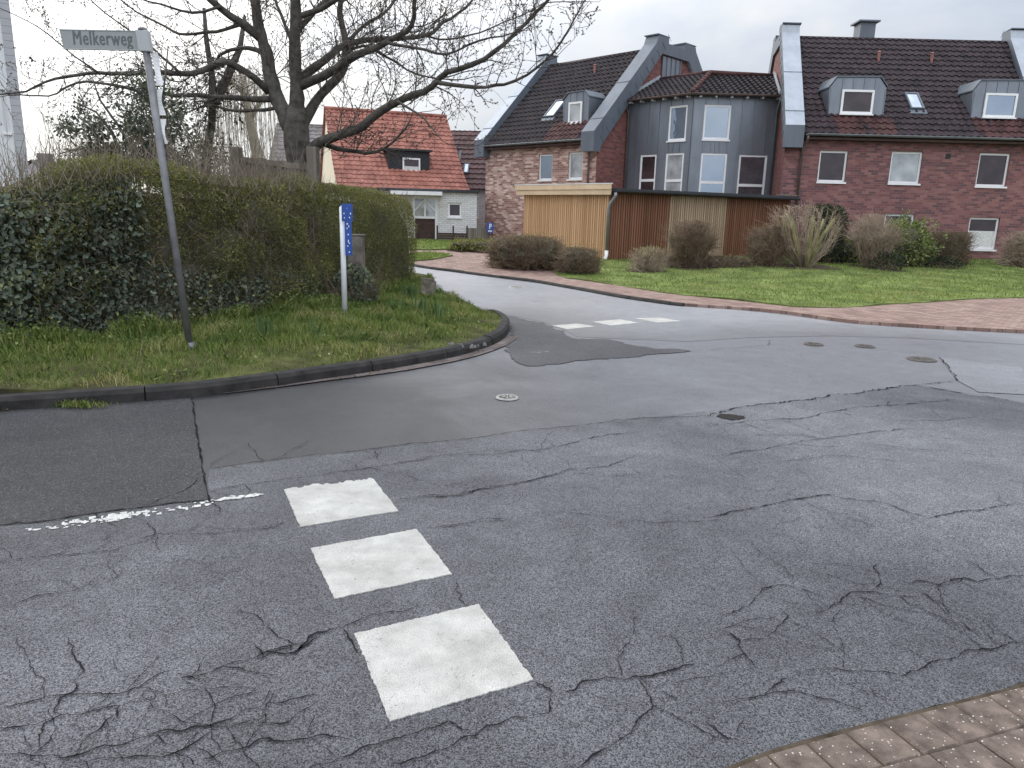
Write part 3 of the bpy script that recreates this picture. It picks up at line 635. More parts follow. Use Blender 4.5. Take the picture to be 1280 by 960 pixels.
def manhole(px, py, r, label, worn):
    p = G(px, py); t = thing('manhole_cover', label, 'manhole cover', (p.x, p.y, .008), 'covers set in the road')
    mb = MB(); n = 40
    def disc(r0, r1, z0, z1=None):
        z1 = z0 if z1 is None else z1
        vs = [(p.x+r0*math.cos(6.283*i/n), p.y+r0*math.sin(6.283*i/n), z0) for i in range(n)] + [(p.x+r1*math.cos(6.283*i/n), p.y+r1*math.sin(6.283*i/n), z1) for i in range(n)]
        mb.add(vs, [(i, (i+1) % n, n+(i+1) % n, n+i) for i in range(n)])
    disc(r, r*.9, .006, .018); disc(r*.9, r*.78, .018); disc(r*.78, r*.74, .018, .012); obj('frame', mb, 'iron_worn' if worn else 'iron', t)
    mb = MB(); disc(r*.74, r*.68, .012, .018); disc(r*.68, .001, .018)
    obj('lid', mb, 'iron', t)
    mb = MB()
    for k in range(8):
        a = k*math.pi/4; c, s = math.cos(a), math.sin(a); q = p+Vector((c, s, 0))*r*.42; h = r*.2
        mb.prism([q+Vector((c*h-s*h*.3, s*h+c*h*.3, .0185)), q+Vector((-c*h-s*h*.3, -s*h+c*h*.3, .0185)), q+Vector((-c*h+s*h*.3, -s*h-c*h*.3, .0185)), q+Vector((c*h+s*h*.3, s*h-c*h*.3, .0185))], (0, 0, .004))
    obj('rib', mb, 'iron_worn' if worn else 'iron', t)
manhole(634, 498, .105, 'small round pale iron cover in the road in front of the grass corner', True)
manhole(1152, 450, .17, 'dark round iron cover at the right of the junction, nearest of the far covers', False)
manhole(1081, 433.5, .13, 'dark flat iron cover in the road between the brick footpath and the bigger cover', False)
manhole(1017, 431, .13, 'dark thin iron cover in the road, leftmost of the three at the junction', False)
for (px, py) in [(632, 358), (660, 360)]:
    pass
manhole(646, 359.5, .20, 'pale iron cover lying in the wet side road below the clipped brown bush', True)

# ---------------------------------------------------------------- left verge, kerb, gutter
kerb_px = [(-60, 521.5), (0, 515), (120, 507), (240, 497.5), (330, 486), (400, 475.5), (480, 463.5), (560, 449), (600, 438), (624, 428), (636, 417), (637, 406), (630, 399), (620, 395)]
KB = [Vector((p.x, p.y, 0)) for p in gl(kerb_px)]
KB = [KB[0]-DM*(22-k*2) for k in range(11)] + KB
def smooth_line(P, step):
    out = []
    for i in range(len(P)-1):
        p0, p1, p2, p3 = P[max(i-1, 0)], P[i], P[i+1], P[min(i+2, len(P)-1)]
        n = max(1, int((p2-p1).length/step))
        for k in range(n):
            t = k/n
            if (p2-p1).length > 5: out.append(p1.lerp(p2, t)); continue
            out.append(.5*((2*p1)+(-p0+p2)*t+(2*p0-5*p1+4*p2-p3)*t*t+(-p0+3*p1-3*p2+p3)*t**3))
    out.append(P[-1]); return out
KL = smooth_line(KB, .12)
def offset(P, d):
    out = []
    for i, p in enumerate(P):
        t = (P[min(i+1, len(P)-1)]-P[max(i-1, 0)]).normalized(); out.append(p + Vector((-t.y, t.x, 0))*d)
    return out
def kerb_line(name, P, w, h, mat, seg=1.0, zf=None, side=1):
    zf = zf or (lambda x, y: hz(x, y)); mb = MB(); Q = offset(P, w*side); dist = 0; last = 0
    prof = lambda i, s: [P[i]+Vector((0, 0, zf(P[i].x, P[i].y)-.1)), P[i].lerp(Q[i], .08)+Vector((0, 0, zf(P[i].x, P[i].y)+h-.035)), P[i].lerp(Q[i], .3)+Vector((0, 0, zf(P[i].x, P[i].y)+h)), Q[i]+Vector((0, 0, zf(P[i].x, P[i].y)+h+.004)), Q[i]+Vector((0, 0, zf(P[i].x, P[i].y)-.1))]
    start = 0
    for i in range(1, len(P)):
        dist += (P[i]-P[i-1]).length
        if dist >= seg or i == len(P)-1:
            vs = []; tilt = random.uniform(-.006, .006); L_ = i-start
            for k in range(start, i+1):
                pr = prof(k, 0); sh = .006 if k in (start, i) else 0
                d = (P[min(k+1, len(P)-1)]-P[max(k-1, 0)]).normalized()*(sh if k == start else -sh)
                vs += [q+d+Vector((0, 0, tilt)) for q in pr]
            fs = [];
            for k in range(L_):
                for j in range(4): fs.append((k*5+j, (k+1)*5+j, (k+1)*5+j+1, k*5+j+1))
            fs += [(0, 1, 2, 3, 4), (L_*5+4, L_*5+3, L_*5+2, L_*5+1, L_*5)]
            mb.add(vs, fs); start = i; dist = 0
    return struct(obj(name, mb, mat))
kerb_line('kerb', KL, .13, .115, 'kerb')
gut = [p for p in KL if -2.6 < p.x and p.y < 10.0]
go = offset(gut, -.16); mb = MB()
for i in range(len(gut)-1):
    w = min(1, i/14)*.9+.1
    a0, a1 = gut[i].lerp(go[i], w), gut[i+1].lerp(go[i+1], w)
    mb.quad(gut[i]+Vector((0, 0, .0125)), a0+Vector((0, 0, .0125)), a1+Vector((0, 0, .0125)), gut[i+1]+Vector((0, 0, .0125)))
g_o = obj('gutter', mb, 'gutter'); struct(g_o)
uvl = g_o.data.uv_layers[0].data                     # courses follow the kerb
for f_ in g_o.data.polygons:
    for k, li in enumerate(f_.loop_indices): uvl[li].uv = ((f_.index + (1 if k > 1 else 0))*.12, .16 if k in (1, 2) else 0)
KI = offset(KL, .13)
edge_back = [Vector((p.x, p.y, 0)) for p in gl([(606, 391), (588, 386), (565, 379.5), (544, 372), (530, 364)], .06)] + [Vector((-1.75, 16.2, 0)), Vector((-1.95, 17.4, 0)), Vector((-2.9, 18.9, 0)), Vector((-6, 21.6, 0)), Vector((-10, 24.5, 0)), Vector((-28, 32, 0))]
verge_poly = [(p.x, p.y) for p in KI + edge_back] + [(-60, 30), (-60, -12)]
HEDGE = [Vector(p) for p in ((-16, 1.9, 0), (-9.5, 5.0, 0), (-6.4, 6.75, 0), (-5.1, 7.55, 0), (-4.2, 8.6, 0), (-3.55, 9.9, 0), (-3.1, 11.2, 0), (-2.95, 12.5, 0), (-2.7, 14.0, 0), (-2.4, 15.6, 0))]
def seg_dist(p, P):
    best = 1e9
    for a, b in zip(P, P[1:]):
        d = b-a; t = max(0, min(1, (p-a).dot(d)/d.dot(d))); best = min(best, (p-a-d*t).length)
    return best
def verge_z(x, y):
    p = Vector((x, y, 0))
    if x < -20 or y < -5: return .12+hz(x, y)
    dk = seg_dist(p, KI[-60:] if len(KI) > 60 else KI)
    s = min(1, dk/1.3); return hz(x, y) + .105 + .10*s*s*(3-2*s) + .02*noise.noise(Vector((x*1.6, y*1.6, 0)))
sheet('verge', verge_poly, 0, 'turf', .5, skirt=.25, zf=verge_z)

# ---------------------------------------------------------------- footpath, lawn, near pavement
path_px = [(520, 332.7), (566, 339), (600, 343.7), (660, 351), (684, 355), (730, 363), (769, 370.5), (820, 378), (853, 382), (920, 386.5), (973, 391), (1060, 403), (1145, 409), (1280, 416)]
PP = [Vector((p.x, p.y, 0)) for p in gl(path_px, .02)]
PL = smooth_line([Vector((-24, 36.5, 0)), Vector((-12, 28.6, 0)), Vector((-6, 25.2, 0))] + PP + [Vector((12, 11.2, 0)), Vector((40, 18, 0))], .3)
FP = offset(PL, .10)
path_poly = [(p.x, p.y) for p in FP] + [(60, 22), (60, 70), (-40, 70), (-40, 40)]
sheet('footpath', path_poly, .055, 'paver_red', 1.0, skirt=.2, uvrot=R(-38))
kerb_line('kerb', [p for p in PL if p.x < 3.3], .10, .058, 'kerb', 1.0)
lawn_px = [(698, 344), (730, 349.5), (769, 355), (839, 366), (920, 374), (960, 378.5), (990, 382), (1055, 383), (1100, 380), (1145, 377.5), (1280, 371.5)]
LP = [Vector((p.x, p.y, 0)) for p in gl(lawn_px, .08)]
LP = smooth_line([Vector((1.2, 21.9, 0))] + LP + [Vector((16, 16.5, 0)), Vector((40, 22, 0))], .4)
lawn_poly = [(p.x, p.y) for p in LP] + [(40, 27.55), (9.6, 27.55), (9.4, 26.6), (2.9, 23.85), (.3, 26.3), (-.8, 24.6)]
def lawn_z(x, y): return hz(x, y) + .03*noise.noise(Vector((x*.7, y*.7, 3)))+.10*math.exp(-((x-8.5)**2/8+(y-21.5)**2/6))
sheet('lawn', lawn_poly, .075, 'turf_lawn', .6, skirt=.12, jitter=.05, zf=lawn_z)
isl = [(-5.2, 21.6), (-3.4, 21.9), (-2.3, 22.6), (-3.2, 25.2), (-6.4, 26.5)]
grass2 = [Vector((p.x, p.y, 0)) for p in gl([(490, 311), (530, 312.5), (622, 311), (640, 303), (520, 300), (470, 300)], .07)]
sheet('verge', [(p.x, p.y) for p in grass2], .10, 'turf_lawn', 1.0, skirt=.15)
g3 = [Vector((p.x, p.y, 0)) for p in gl([(505, 327), (540, 324.5), (566, 319.5), (540, 316.5), (500, 318)], .07)]
sheet('verge', [(p.x, p.y) for p in g3], .09, 'turf_lawn', 1.0, skirt=.12)
# near pavement: two courses of stones along the carriageway edge, then larger rows
struct(sheet('pavement', [((e0-DM*25).x, (e0-DM*25).y), (e0.x, e0.y), *[(k.x, k.y) for k in near_edge[1:]], ((e1+DM*30).x, (e1+DM*30).y), ((e1+DM*30-NM*8).x, (e1+DM*30-NM*8).y), ((e0-DM*25-NM*8).x, (e0-DM*25-NM*8).y)], .0055, 'soil'))
mb = MB(); ed = (e1-e0).normalized(); en = Vector((ed.y, -ed.x, 0)); rr = random.Random(5)
row_off = 0; base0 = e0 - ed*3.0 + en*.012
c_s = [(k-e0).dot(ed) for k in near_edge]; c_o = [(k-e0).dot(en) for k in near_edge]
curve = lambda s: float(np.interp(s-3.0, c_s, c_o))
d = 0
for r in range(9):
    dep = .165 if r == 0 else .2; wid = .155 if r == 0 else .2; off = rr.uniform(0, wid); s = -off; lift = .012 if r == 0 else .02
    while s < 13.0:
        a = base0 + ed*(s+.004) + en*(d+.004); b = base0 + ed*(s+wid-.004) + en*(d+dep-.004)
        z0 = lift + rr.uniform(-.002, .003); tx = rr.uniform(-.002, .002); ch = .006
        x0, x1, y0, y1 = s+.003, s+wid-.003, d+.003, d+dep-.003
        q = lambda x, y, z: base0 + ed*x + en*(y+curve(x)) + Vector((0, 0, z))
        mb.add([q(x0, y0, -.03), q(x1, y0, -.03), q(x1, y1, -.03), q(x0, y1, -.03), q(x0, y0, z0-ch), q(x1, y0, z0-ch+tx), q(x1, y1, z0-ch+tx), q(x0, y1, z0-ch), q(x0+ch, y0+ch, z0), q(x1-ch, y0+ch, z0+tx), q(x1-ch, y1-ch, z0+tx), q(x0+ch, y1-ch, z0)],
               [(1, 0, 4, 5), (2, 1, 5, 6), (3, 2, 6, 7), (0, 3, 7, 4), (5, 4, 8, 9), (6, 5, 9, 10), (7, 6, 10, 11), (4, 7, 11, 8), (11, 10, 9, 8)])
        s += wid
    d += dep
struct(obj('pavement', mb, 'paver_near'))

# ================================================================== BRICK APARTMENT HOUSE
def on_plane(fr, px, py, d=0):                   # survey: pixel -> (u, z) on a wall plane
    r = ray(px, py); o = fr.o + fr.n*d; c = Vector((0, 0, CH)); t = (o-c).dot(fr.n)/r.dot(fr.n); p = c+r*t
    return (p-o).dot(fr.u), p.z
def by_normal(o, fn):
    for p in o.data.polygons: p.material_index = fn(p.normal)
FV = Vector((-.717, .697, 0)); GV = Vector((.697, .717, 0)); G2 = Vector((.208, .978, 0))
B2 = Vector((3.17, 30.84, 0)); A2 = B2 + FV*6.45; C2 = Vector((9.55, 27.6, 0))
FL = Fr(A2, -FV); FG = Fr(B2, GV); FR = Fr(C2, (1, 0))
apt = thing('apartment_building', 'red brick apartment building with two gabled wings joined by a grey zinc bay', 'apartment building', (8, 30, .3))
ZB = .15
# left wing
hl = [(3.30, 4.09, 3.17, 4.24), (4.97, 5.75, 3.18, 4.26)]
mb = MB(); wall(mb, FL, 0, 6.45, ZB, 4.75, hl); obj('wall', mb, 'brick_left', apt)
window(apt, FL, *hl[0], glass='glass_sky'); window(apt, FL, *hl[1], glass='glass_blind')
mb = MB(); prof = [(0, ZB), (10.1, ZB), (10.1, 4.7), (6.15, 8.62), (3.95, 8.62), (0, 4.7)]
mb.quad(*[FG(u, 0, z) for u, z in prof])
mb.quad(*[FL(0, -u, z) for u, z in prof][::-1]); bk = [FG(10.1, 0, ZB), FG(10.1, -6.45, ZB), FG(10.1, -6.45, 4.75), FG(10.1, 0, 4.75)]; mb.quad(*bk); obj('wall', mb, 'brick_gable', apt)
def roofP(fr, ov, ze, run, rise):
    Ls = math.hypot(run, rise); cx, cz = run/Ls, rise/Ls
    return (lambda u, v, h: fr(u, ov - v*cx - h*cz*-1 if False else ov - v*cx + h*cz, ze + v*cz + h*cx)), Ls, cx, cz
RL, LL, cxl, czl = roofP(FL, .3, 4.70, 4.25, 4.03)
dormL_u = [3.45-.4, 4.9]
tile_roof(apt, RL, lambda v: .25, lambda v: 6.0, LL, 'tile_dark', patch=lambda u, v: 3.75 < u < 5.6 and .0 < v < 1.35 and noise.noise(Vector((u*1.2, v, 0))) > -.35)
mb = MB(); mb.quad(FL(.2, -3.95, 8.72), FL(6.2, -3.95, 8.72), FL(6.2, -6.15, 8.72), FL(.2, -6.15, 8.72)); mb.quad(FL(.2, -6.15, 8.72), FL(6.2, -6.15, 8.72), FL(6.2, -10.4, 4.7), FL(.2, -10.4, 4.7)); obj('roof', mb, 'tile_dark', apt)
def coping(P, width_vec, nout, label=None):
    prof = [(-.42, 4.22), (.02, 4.22), (.12, 4.50), (3.98, 8.50), (6.1, 8.50), (10.0, 4.50), (10.1, 4.22), (10.5, 4.22), (10.5, 4.98), (6.62, 8.98), (6.55, 9.16), (5.75, 9.2), (5.72, 8.96), (4.42, 8.96), (4.40, 9.2), (3.62, 9.16), (3.5, 8.85), (-.42, 4.98)]
    mb = MB(); mb.prism([P(w, z) for w, z in prof], width_vec)
    # seams on the outer face and steps across the top
    for k in range(13):
        w = .2+k*.36; z = 4.42+k*.36*1.036
        a, b = P(w-.24, z+.40), P(w+.02, z+.16)
        mb.prism([a, b, b+Vector((0, 0, .03)), a+Vector((0, 0, .03))], nout*.012)
    for w in (.1, 1.7):
        z0 = 4.98+(w+.42)*(8.85-4.98)/3.92
        a = P(w, z0); e = P(w+.05, z0+.05); mb.prism([a, e, e+Vector((0, 0, .03)), a+Vector((0, 0, .035))], width_vec)
    for w in (3.6, 5.73):
        mb.prism([P(w-.04, 9.19), P(w+.86, 9.19), P(w+.86, 9.235), P(w-.04, 9.235)], width_vec*1.08)
    o = obj('coping', mb, ['zinc', 'zinc_light'], apt); by_normal(o, lambda n: 1 if n.z > .3 else 0)  # up-facing faces get a paler zinc: sky light painted into the colour
    mm = o.modifiers.new('bevel', 'BEVEL'); mm.width = .015; mm.segments = 1; return o
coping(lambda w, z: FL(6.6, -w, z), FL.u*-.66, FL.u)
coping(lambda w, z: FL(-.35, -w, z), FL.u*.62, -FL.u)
mb = MB(); u0, u1 = 4.15, 5.55
for k in range(4): mb.fbox(FG, u0+k*.35+.01, u0+k*.35+.34, .01, .05, 7.5, 8.45)
for k in range(5): mb.fbox(FG, u0+k*.35-.02, u0+k*.35+.02, .05, .085, 7.5, 8.45)
obj('gable_panel', mb, 'zinc_dark', apt)
def gutter(fr, u0, u1, d, z, mat='pipe'):
    mb = MB(); n = 7; k = []
    for uu in (u0, u1): k.append([fr(uu, d+.065*math.cos(math.pi+math.pi*i/n), z+.065*math.sin(math.pi+math.pi*i/n)) for i in range(n+1)])
    mb.add(k[0]+k[1], [(i, i+1, n+2+i, n+1+i) for i in range(n)]); mb.tube([fr(u0, d+.065, z), fr(u1, d+.065, z)], .012, 6)
    return obj('gutter', mb, mat, apt)
gutter(FL, .2, 6.0, .36, 4.70)
mb = MB(); mb.fbox(FL, .25, 6.0, .0, .30, 4.52, 4.60); obj('eaves_board', mb, 'darkwood', apt)
mb = MB(); mb.tube([FL(6.05, .36, 4.64), FL(6.05, .33, 4.5), FL(6.12, .08, 4.2), FL(6.12, .08, .3)], .045, 8); obj('downpipe', mb, 'copper', apt, True)
# left dormer and roof details
def dormer(fr, d, px_face, px_win, depth, RP, cheek_mat='zinc_dark', du=0, glass='glass'):
    F2 = Fr(fr.o + fr.n*d, fr.u)
    pts = [on_plane(F2, *p) for p in px_face]; pts = [(u+du, z) for u, z in pts]
    zb = min(pts[0][1], pts[1][1]); pts[0] = (pts[0][0], zb); pts[1] = (pts[1][0], zb)
    mb = MB(); mb.prism([F2(u, 0, z) for u, z in pts], -F2.n*depth)
    ul, ur = pts[0][0], pts[1][0]; top = pts[3][1]
    n = max(2, int((ur-ul)/.33))
    for k in range(n+1):
        u = ul+.02+(ur-ul-.04)*k/n; z1 = top-.02 if pts[4][0] < u < pts[3][0] else min(pts[2][1], pts[5][1])
        mb.fbox(F2, u-.012, u+.012, 0, .02, zb, z1)
    o = obj('dormer', mb, cheek_mat, apt)
    cap = MB(); out = [pts[5], pts[4], pts[3], pts[2]]; cx = (ul+ur)/2
    def off(p, s): return F2(cx+(p[0]-cx)*1.04, .05, p[1]+s), F2(cx+(p[0]-cx)*1.04, -depth, p[1]+s)
    for a, b in zip(out, out[1:]):
        A0, A1 = off(a, .01); B0, B1 = off(b, .01); A2_, A3 = off(a, .055); B2_, B3 = off(b, .055)
        cap.hexa([A0, B0, B1, A1, A2_, B2_, B3, A3])
    obj('dormer_roof', cap, 'zinc', o)
    ws = [on_plane(F2, *p) for p in px_win]; wu0, wz1 = ws[0]; wu1, wz0 = ws[1]
    F3 = Fr(F2.o+F2.n*.135, F2.u); return o, F3, (wu0+du, wu1+du, wz0, wz1)
def dorm_window(o, F3, w, glass):
    mb = MB(); u0, u1, z0, z1 = w; fw = .075
    mb.fbox(F3, u0, u0+fw, -.13, -.07, z0, z1); mb.fbox(F3, u1-fw, u1, -.13, -.07, z0, z1); mb.fbox(F3, u0+fw, u1-fw, -.13, -.07, z0, z0+fw); mb.fbox(F3, u0+fw, u1-fw, -.13, -.07, z1-fw, z1)
    mb.fbox(F3, u0-.03, u1+.03, -.13, -.02, z0-.05, z0-.003)
    k = len(mb.f); mb.m = 1; mb.quad(F3(u0+.05, -.105, z0+.05), F3(u1-.05, -.105, z0+.05), F3(u1-.05, -.105, z1-.05), F3(u0+.05, -.105, z1-.05))
    return obj('window', mb, ['white', glass], o)
wl = .135*3.95
o, F3, w = dormer(FL, -wl, [(703.7, 154), (735.8, 152.5), (736.5, 121), (731.5, 114), (711, 117), (704, 126.5)], [(712, 128.5), (727.6, 153.2)], 1.9, RL); dorm_window(o, F3, w, 'glass_blind')
def skylight(RP, u0, u1, v0, v1):
    mb = MB(); f_ = .055
    def bx(a, b, c, d, h): 
        P = [RP(a, c, 0), RP(b, c, 0), RP(b, d, 0), RP(a, d, 0), RP(a, c, h), RP(b, c, h), RP(b, d, h), RP(a, d, h)]; mb.hexa(P)
    bx(u0, u0+f_, v0, v1, .13); bx(u1-f_, u1, v0, v1, .13); bx(u0+f_, u1-f_, v0, v0+f_, .13); bx(u0+f_, u1-f_, v1-f_, v1, .13)
    bx(u0-.06, u1+.06, v0-.22, v0-.003, .065)
    o = obj('skylight', mb, 'zinc', apt); pm = MB(); pm.quad(RP(u0+.04, v0+.04, .10), RP(u1-.04, v0+.04, .10), RP(u1-.04, v1-.04, .10), RP(u0+.04, v1-.04, .10)); obj('pane', pm, 'glass_pale', o)
skylight(RL, 2.75, 3.35, 1.62, 2.75)
def vent(RP, u, v):
    a = RP(u, v, .02); mb = MB(); mb.tube([a-Vector((0, 0, .1)), a+Vector((0, 0, .16)), a+Vector((0, 0, .30))], [.05, .055, .06], 8); mb.tube([a+Vector((0, 0, .30)), a+Vector((0, 0, .36))], [.085, .02], 8)
    obj('roof_vent', mb, 'terracotta', apt)
vent(RL, 3.68, LL*.80)
# right wing
hr = [(1.28, 2.29, 3.10, 4.18), (3.85, 4.97, 3.11, 4.21), (7.0, 8.1, 3.08, 4.23), (1.28, 2.33, .86, 2.0), (3.9, 4.98, .84, 2.03), (7.0, 8.1, .84, 1.98)]
mb = MB(); wall(mb, FR, 0, 9.3, ZB, 4.75, hr); 
obj('wall', mb, 'brick_right', apt)
for h, g, lc in zip(hr, ('glass', 'glass_blind', 'glass', 'glass', 'glass', 'glass'), (0, 0, 0, 0, 0, 1)): window(apt, FR, *h, glass=g, lace=lc)
for h in hr:                                     # upright brick lintels
    mb = MB(); n = int((h[1]-h[0]+.3)/.083)
    for k in range(n): mb.fbox(FR, h[0]-.15+k*.083+.004, h[0]-.15+(k+1)*.083-.004, .002, .008, h[3]+.006, h[3]+.235)
    obj('lintel', mb, 'brick_right', apt)
mb = MB(); mb.fbox(FR, 5.78, 5.95, .003, .02, 4.0, 4.17); obj('air_vent', mb, 'black', apt)
mb = MB()
PG = lambda w, z, du=0: C2 + G2*w + Vector((du, 0, z))
pr_ = [(0, ZB), (10.1, ZB), (10.1, 4.7), (6.15, 8.62), (3.95, 8.62), (0, 4.7)]
mb.quad(*[PG(w, z) for w, z in pr_][::-1]); mb.quad(*[PG(w, z, 9.3) for w, z in pr_]); mb.quad(PG(10.1, ZB), PG(10.1, 4.75), PG(10.1, 4.75, 9.3), PG(10.1, ZB, 9.3)); obj('wall', mb, 'brick_gable', apt)
RR, LR, cxr, czr = roofP(FR, .3, 4.70, 4.10, 4.08)
sh = lambda v: .2126*(v*cxr-.3)
def rust(u, v): return ((1.75 < u-sh(v)*0 < 3.85 and v < 1.15) or (6.75 < u < 9.3 and v < 1.2)) and noise.noise(Vector((u*1.5, v*1.5, 0))) > -.3
tile_roof(apt, RR, lambda v: .55+sh(v), lambda v: 8.85+sh(v), LR, 'tile_purple', patch=rust)
mb = MB(); mb.tube([PG(3.95, 8.74, .6), PG(3.95, 8.74, 8.8)], .10, 8); obj('ridge_tiles', mb, 'tile_purple', apt, True); mb = MB(); mb.tube([FL(.2, -3.95, 8.70), FL(6.0, -3.95, 8.70)], .10, 8); obj('ridge_tiles', mb, 'tile_purple', apt, True)
mb = MB(); mb.quad(PG(3.85, 8.7), PG(3.85, 8.7, 9.2), PG(6.15, 8.7, 9.2), PG(6.15, 8.7)); mb.quad(PG(6.15, 8.7), PG(6.15, 8.7, 9.2), PG(10.4, 4.7, 9.2), PG(10.4, 4.7)); obj('roof', mb, 'tile_purple', apt)
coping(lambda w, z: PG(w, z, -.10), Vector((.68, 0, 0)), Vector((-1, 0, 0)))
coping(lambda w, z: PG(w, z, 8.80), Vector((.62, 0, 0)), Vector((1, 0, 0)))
gutter(FR, .6, 8.8, .36, 4.70)
mb = MB(); mb.fbox(FR, .6, 8.8, 0, .3, 4.52, 4.60); obj('eaves_board', mb, 'darkwood', apt)
mb = MB(); mb.tube([FR(.66, .36, 4.64), FR(.66, .33, 4.5), FR(.6, .08, 4.22), FR(.6, .08, .3)], .045, 8); obj('downpipe', mb, 'copper', apt, True)
dr = .11*3.8
face = [(1035, 142.5), (1104, 142.5), (1108, 109.5), (1100, 97), (1047, 97), (1037, 110)]; win = [(1052.5, 112), (1089, 143)]
o, F3, w = dormer(FR, -dr, face, win, 2.1, RR); dorm_window(o, F3, w, 'glass')
o, F3, w = dormer(FR, -dr, face, win, 2.1, RR, du=5.12); dorm_window(o, F3, w, 'glass_sky')
skylight(RR, 4.62, 5.12, 1.40, 2.30)
vent(RR, 4.20, LR*.75); vent(RR, 6.23, LR*.75)
mb = MB(); c = PG(4.5, 8.5, 3.3); mb.box(c.x-.3, c.x+.3, c.y-.3, c.y+.3, 8.4, 9.45); mb.box(c.x-.42, c.x+.42, c.y-.42, c.y+.42, 9.46, 9.52)
for sx in (-.3, .24):
    for sy in (-.3, .24): mb.box(c.x+sx, c.x+sx+.06, c.y+sy, c.y+sy+.06, 9.45, 9.46)
obj('chimney', mb, 'zinc', apt)
# zinc bay between the wings
S2 = B2 + GV*2.0; K2 = Vector((6.75, 30.15, 0)); E2 = Vector((10.11, 30.24, 0))
FBL = Fr(S2, K2-S2); FBR = Fr(K2, E2-K2); lbl, lbr = (K2-S2).length, (E2-K2).length
def rect(fr, xl, xr, ym, yt, yb, xm=None):
    u0 = on_plane(fr, xl, ym)[0]; u1 = on_plane(fr, xr, ym)[0]; z1 = on_plane(fr, (xl+xr)/2, yt)[1]; z0 = on_plane(fr, (xl+xr)/2, yb)[1] if yb else 1.95
    return (u0, u1, z0, z1)
wl_ = [(rect(FBL, 836, 858.5, 152, 132, 175.5), None), (rect(FBL, 799.5, 819.5, 215, 193.5, None), 225), (rect(FBL, 831, 853.5, 215, 191.5, None), 226)]
wr_ = [(rect(FBR, 879.5, 913, 152, 131, 174.5), None), (rect(FBR, 875, 907.5, 215, 191.5, None), 227.5), (rect(FBR, 922.5, 957.5, 215, 193.8, None), 230)]
for fr, ln, ws in ((FBL, lbl, wl_), (FBR, lbr, wr_)):
    mb = MB(); wall(mb, fr, 0, ln, ZB, 6.45, [w[0] for w in ws], .10)
    n = int(round(ln/.48))
    for k in range(n+1):
        u = min(ln-.02, max(.02, ln*k/n))
        for (za, zb) in ((ZB, 4.02), (4.05, 6.4)):
            cuts = sorted([(w[0][2]-.07, w[0][3]+.03) for w in ws if w[0][0]-.09 < u < w[0][1]+.09]); z = za
            for c0, c1 in cuts + [(zb, zb)]:
                e = min(c0, zb)
                if e > z: mb.fbox(fr, u-.013, u+.013, .001, .03, z, e)
                z = max(z, min(c1, zb))
    cu = sorted([(w[0][0]-.02, w[0][1]+.02) for w in ws if w[0][2] < 4.03 < w[0][3]+.02]); 
    hit = sorted((w[0][0]-.03, w[0][1]+.03) for w in ws if w[0][2]-.1 < 4.03 < w[0][3]+.06); ua_ = 0
    for h0_, h1_ in hit + [(ln, ln)]:
        if h0_ > ua_+.02: mb.fbox(fr, ua_, h0_, .002, .012, 4.02, 4.05)
        ua_ = max(ua_, h1_)
    for w, tr in ws:                              # small upright joints below the upper window
        if tr is None:
            for k in range(1, 3): u = w[0]+(w[1]-w[0])*k/3; mb.fbox(fr, u-.012, u+.012, .001, .028, w[2]-.42, w[2]-.08)
    obj('zinc_cladding', mb, 'zinc_dark', apt)
    for w, tr in ws:
        zt = on_plane(fr, 870, tr)[1] if tr else None
        if fr is FBL: zt = on_plane(fr, 830, tr)[1] if tr else None
        window(apt, fr, *w, rec=.02, transom=zt, glass='glass_sky' if (fr is FBR or tr is None) else ('glass' if w[0] < 1 else 'glass_blind'), fw=.075)
rs = .47; cb = 1/math.hypot(1, rs); sb = rs*cb; Lb = 2.4/cb
PBL = lambda u, v, h: FBL(u, .3 - v*cb + h*sb, 6.36 + v*sb + h*cb)
PBR = lambda u, v, h: FBR(u, .3 - v*cb + h*sb, 6.36 + v*sb + h*cb)
dv = lambda v: .3 - v*cb
tile_roof(apt, PBL, lambda v: 0.02, lambda v: lbl + .30*dv(v), Lb, 'tile_dark', col=.23, row=.28, amp=.055)
tile_roof(apt, PBR, lambda v: -.54*dv(v), lambda v: lbr - .2126*dv(v)-.02, Lb, 'tile_dark', col=.23, row=.28, amp=.055)
mb = MB(); h0 = PBL(lbl+.09, 0, .03); h1 = PBL(lbl+.30*dv(Lb), Lb, .03)
for k in range(9):
    a = h0.lerp(h1, k/9); b = h0.lerp(h1, (k+1.08)/9); mb.tube([a, b], [.12, .095], 8)
rl = PBL(0.05, Lb, .0); rr2 = PBR(lbr+.4, Lb, .0); mb.tube([rl, h1], .10, 8); mb.tube([h1, rr2], .10, 8); obj('hip_tiles', mb, 'tile_rust', apt, True)
mb = MB(); mb.quad(rl, h1, h1+Vector((3, 4, -2)), rl+Vector((3, 3, -2))); mb.quad(h1, rr2, rr2+Vector((.8, 4, -2)), h1+Vector((3, 4, -2))); obj('roof', mb, 'tile_dark', apt)
for fr, ln, a, b in ((FBL, lbl, 0.05, lbl+.1), (FBR, lbr, -.17, lbr-.08)): gutter(fr, a, b, .34, 6.36, 'copper')
for fr, ln in ((FBL, lbl), (FBR, lbr)):
    for k in range(6): u = .2+(ln-.35)*k/5; mb = MB(); mb.fbox(fr, u-.035, u+.035, .005, .26, 6.24, 6.31); obj('rafter_end', mb, 'white_wood', apt)
mb = MB(); mb.tube([FBL(.07, .34, 6.30), FBL(.07, .30, 6.1), FBL(.06, .10, 5.85), FBL(.06, .10, .3)], .045, 8); obj('downpipe', mb, 'copper', apt, True)
mb = MB(); mb.tube([FBR(lbr-.12, .34, 6.30), FBR(lbr-.12, .28, 6.1), FBR(lbr-.12, .09, 5.9), FBR(lbr-.12, .09, .3)], .045, 8); obj('downpipe', mb, 'pipe', apt, True)
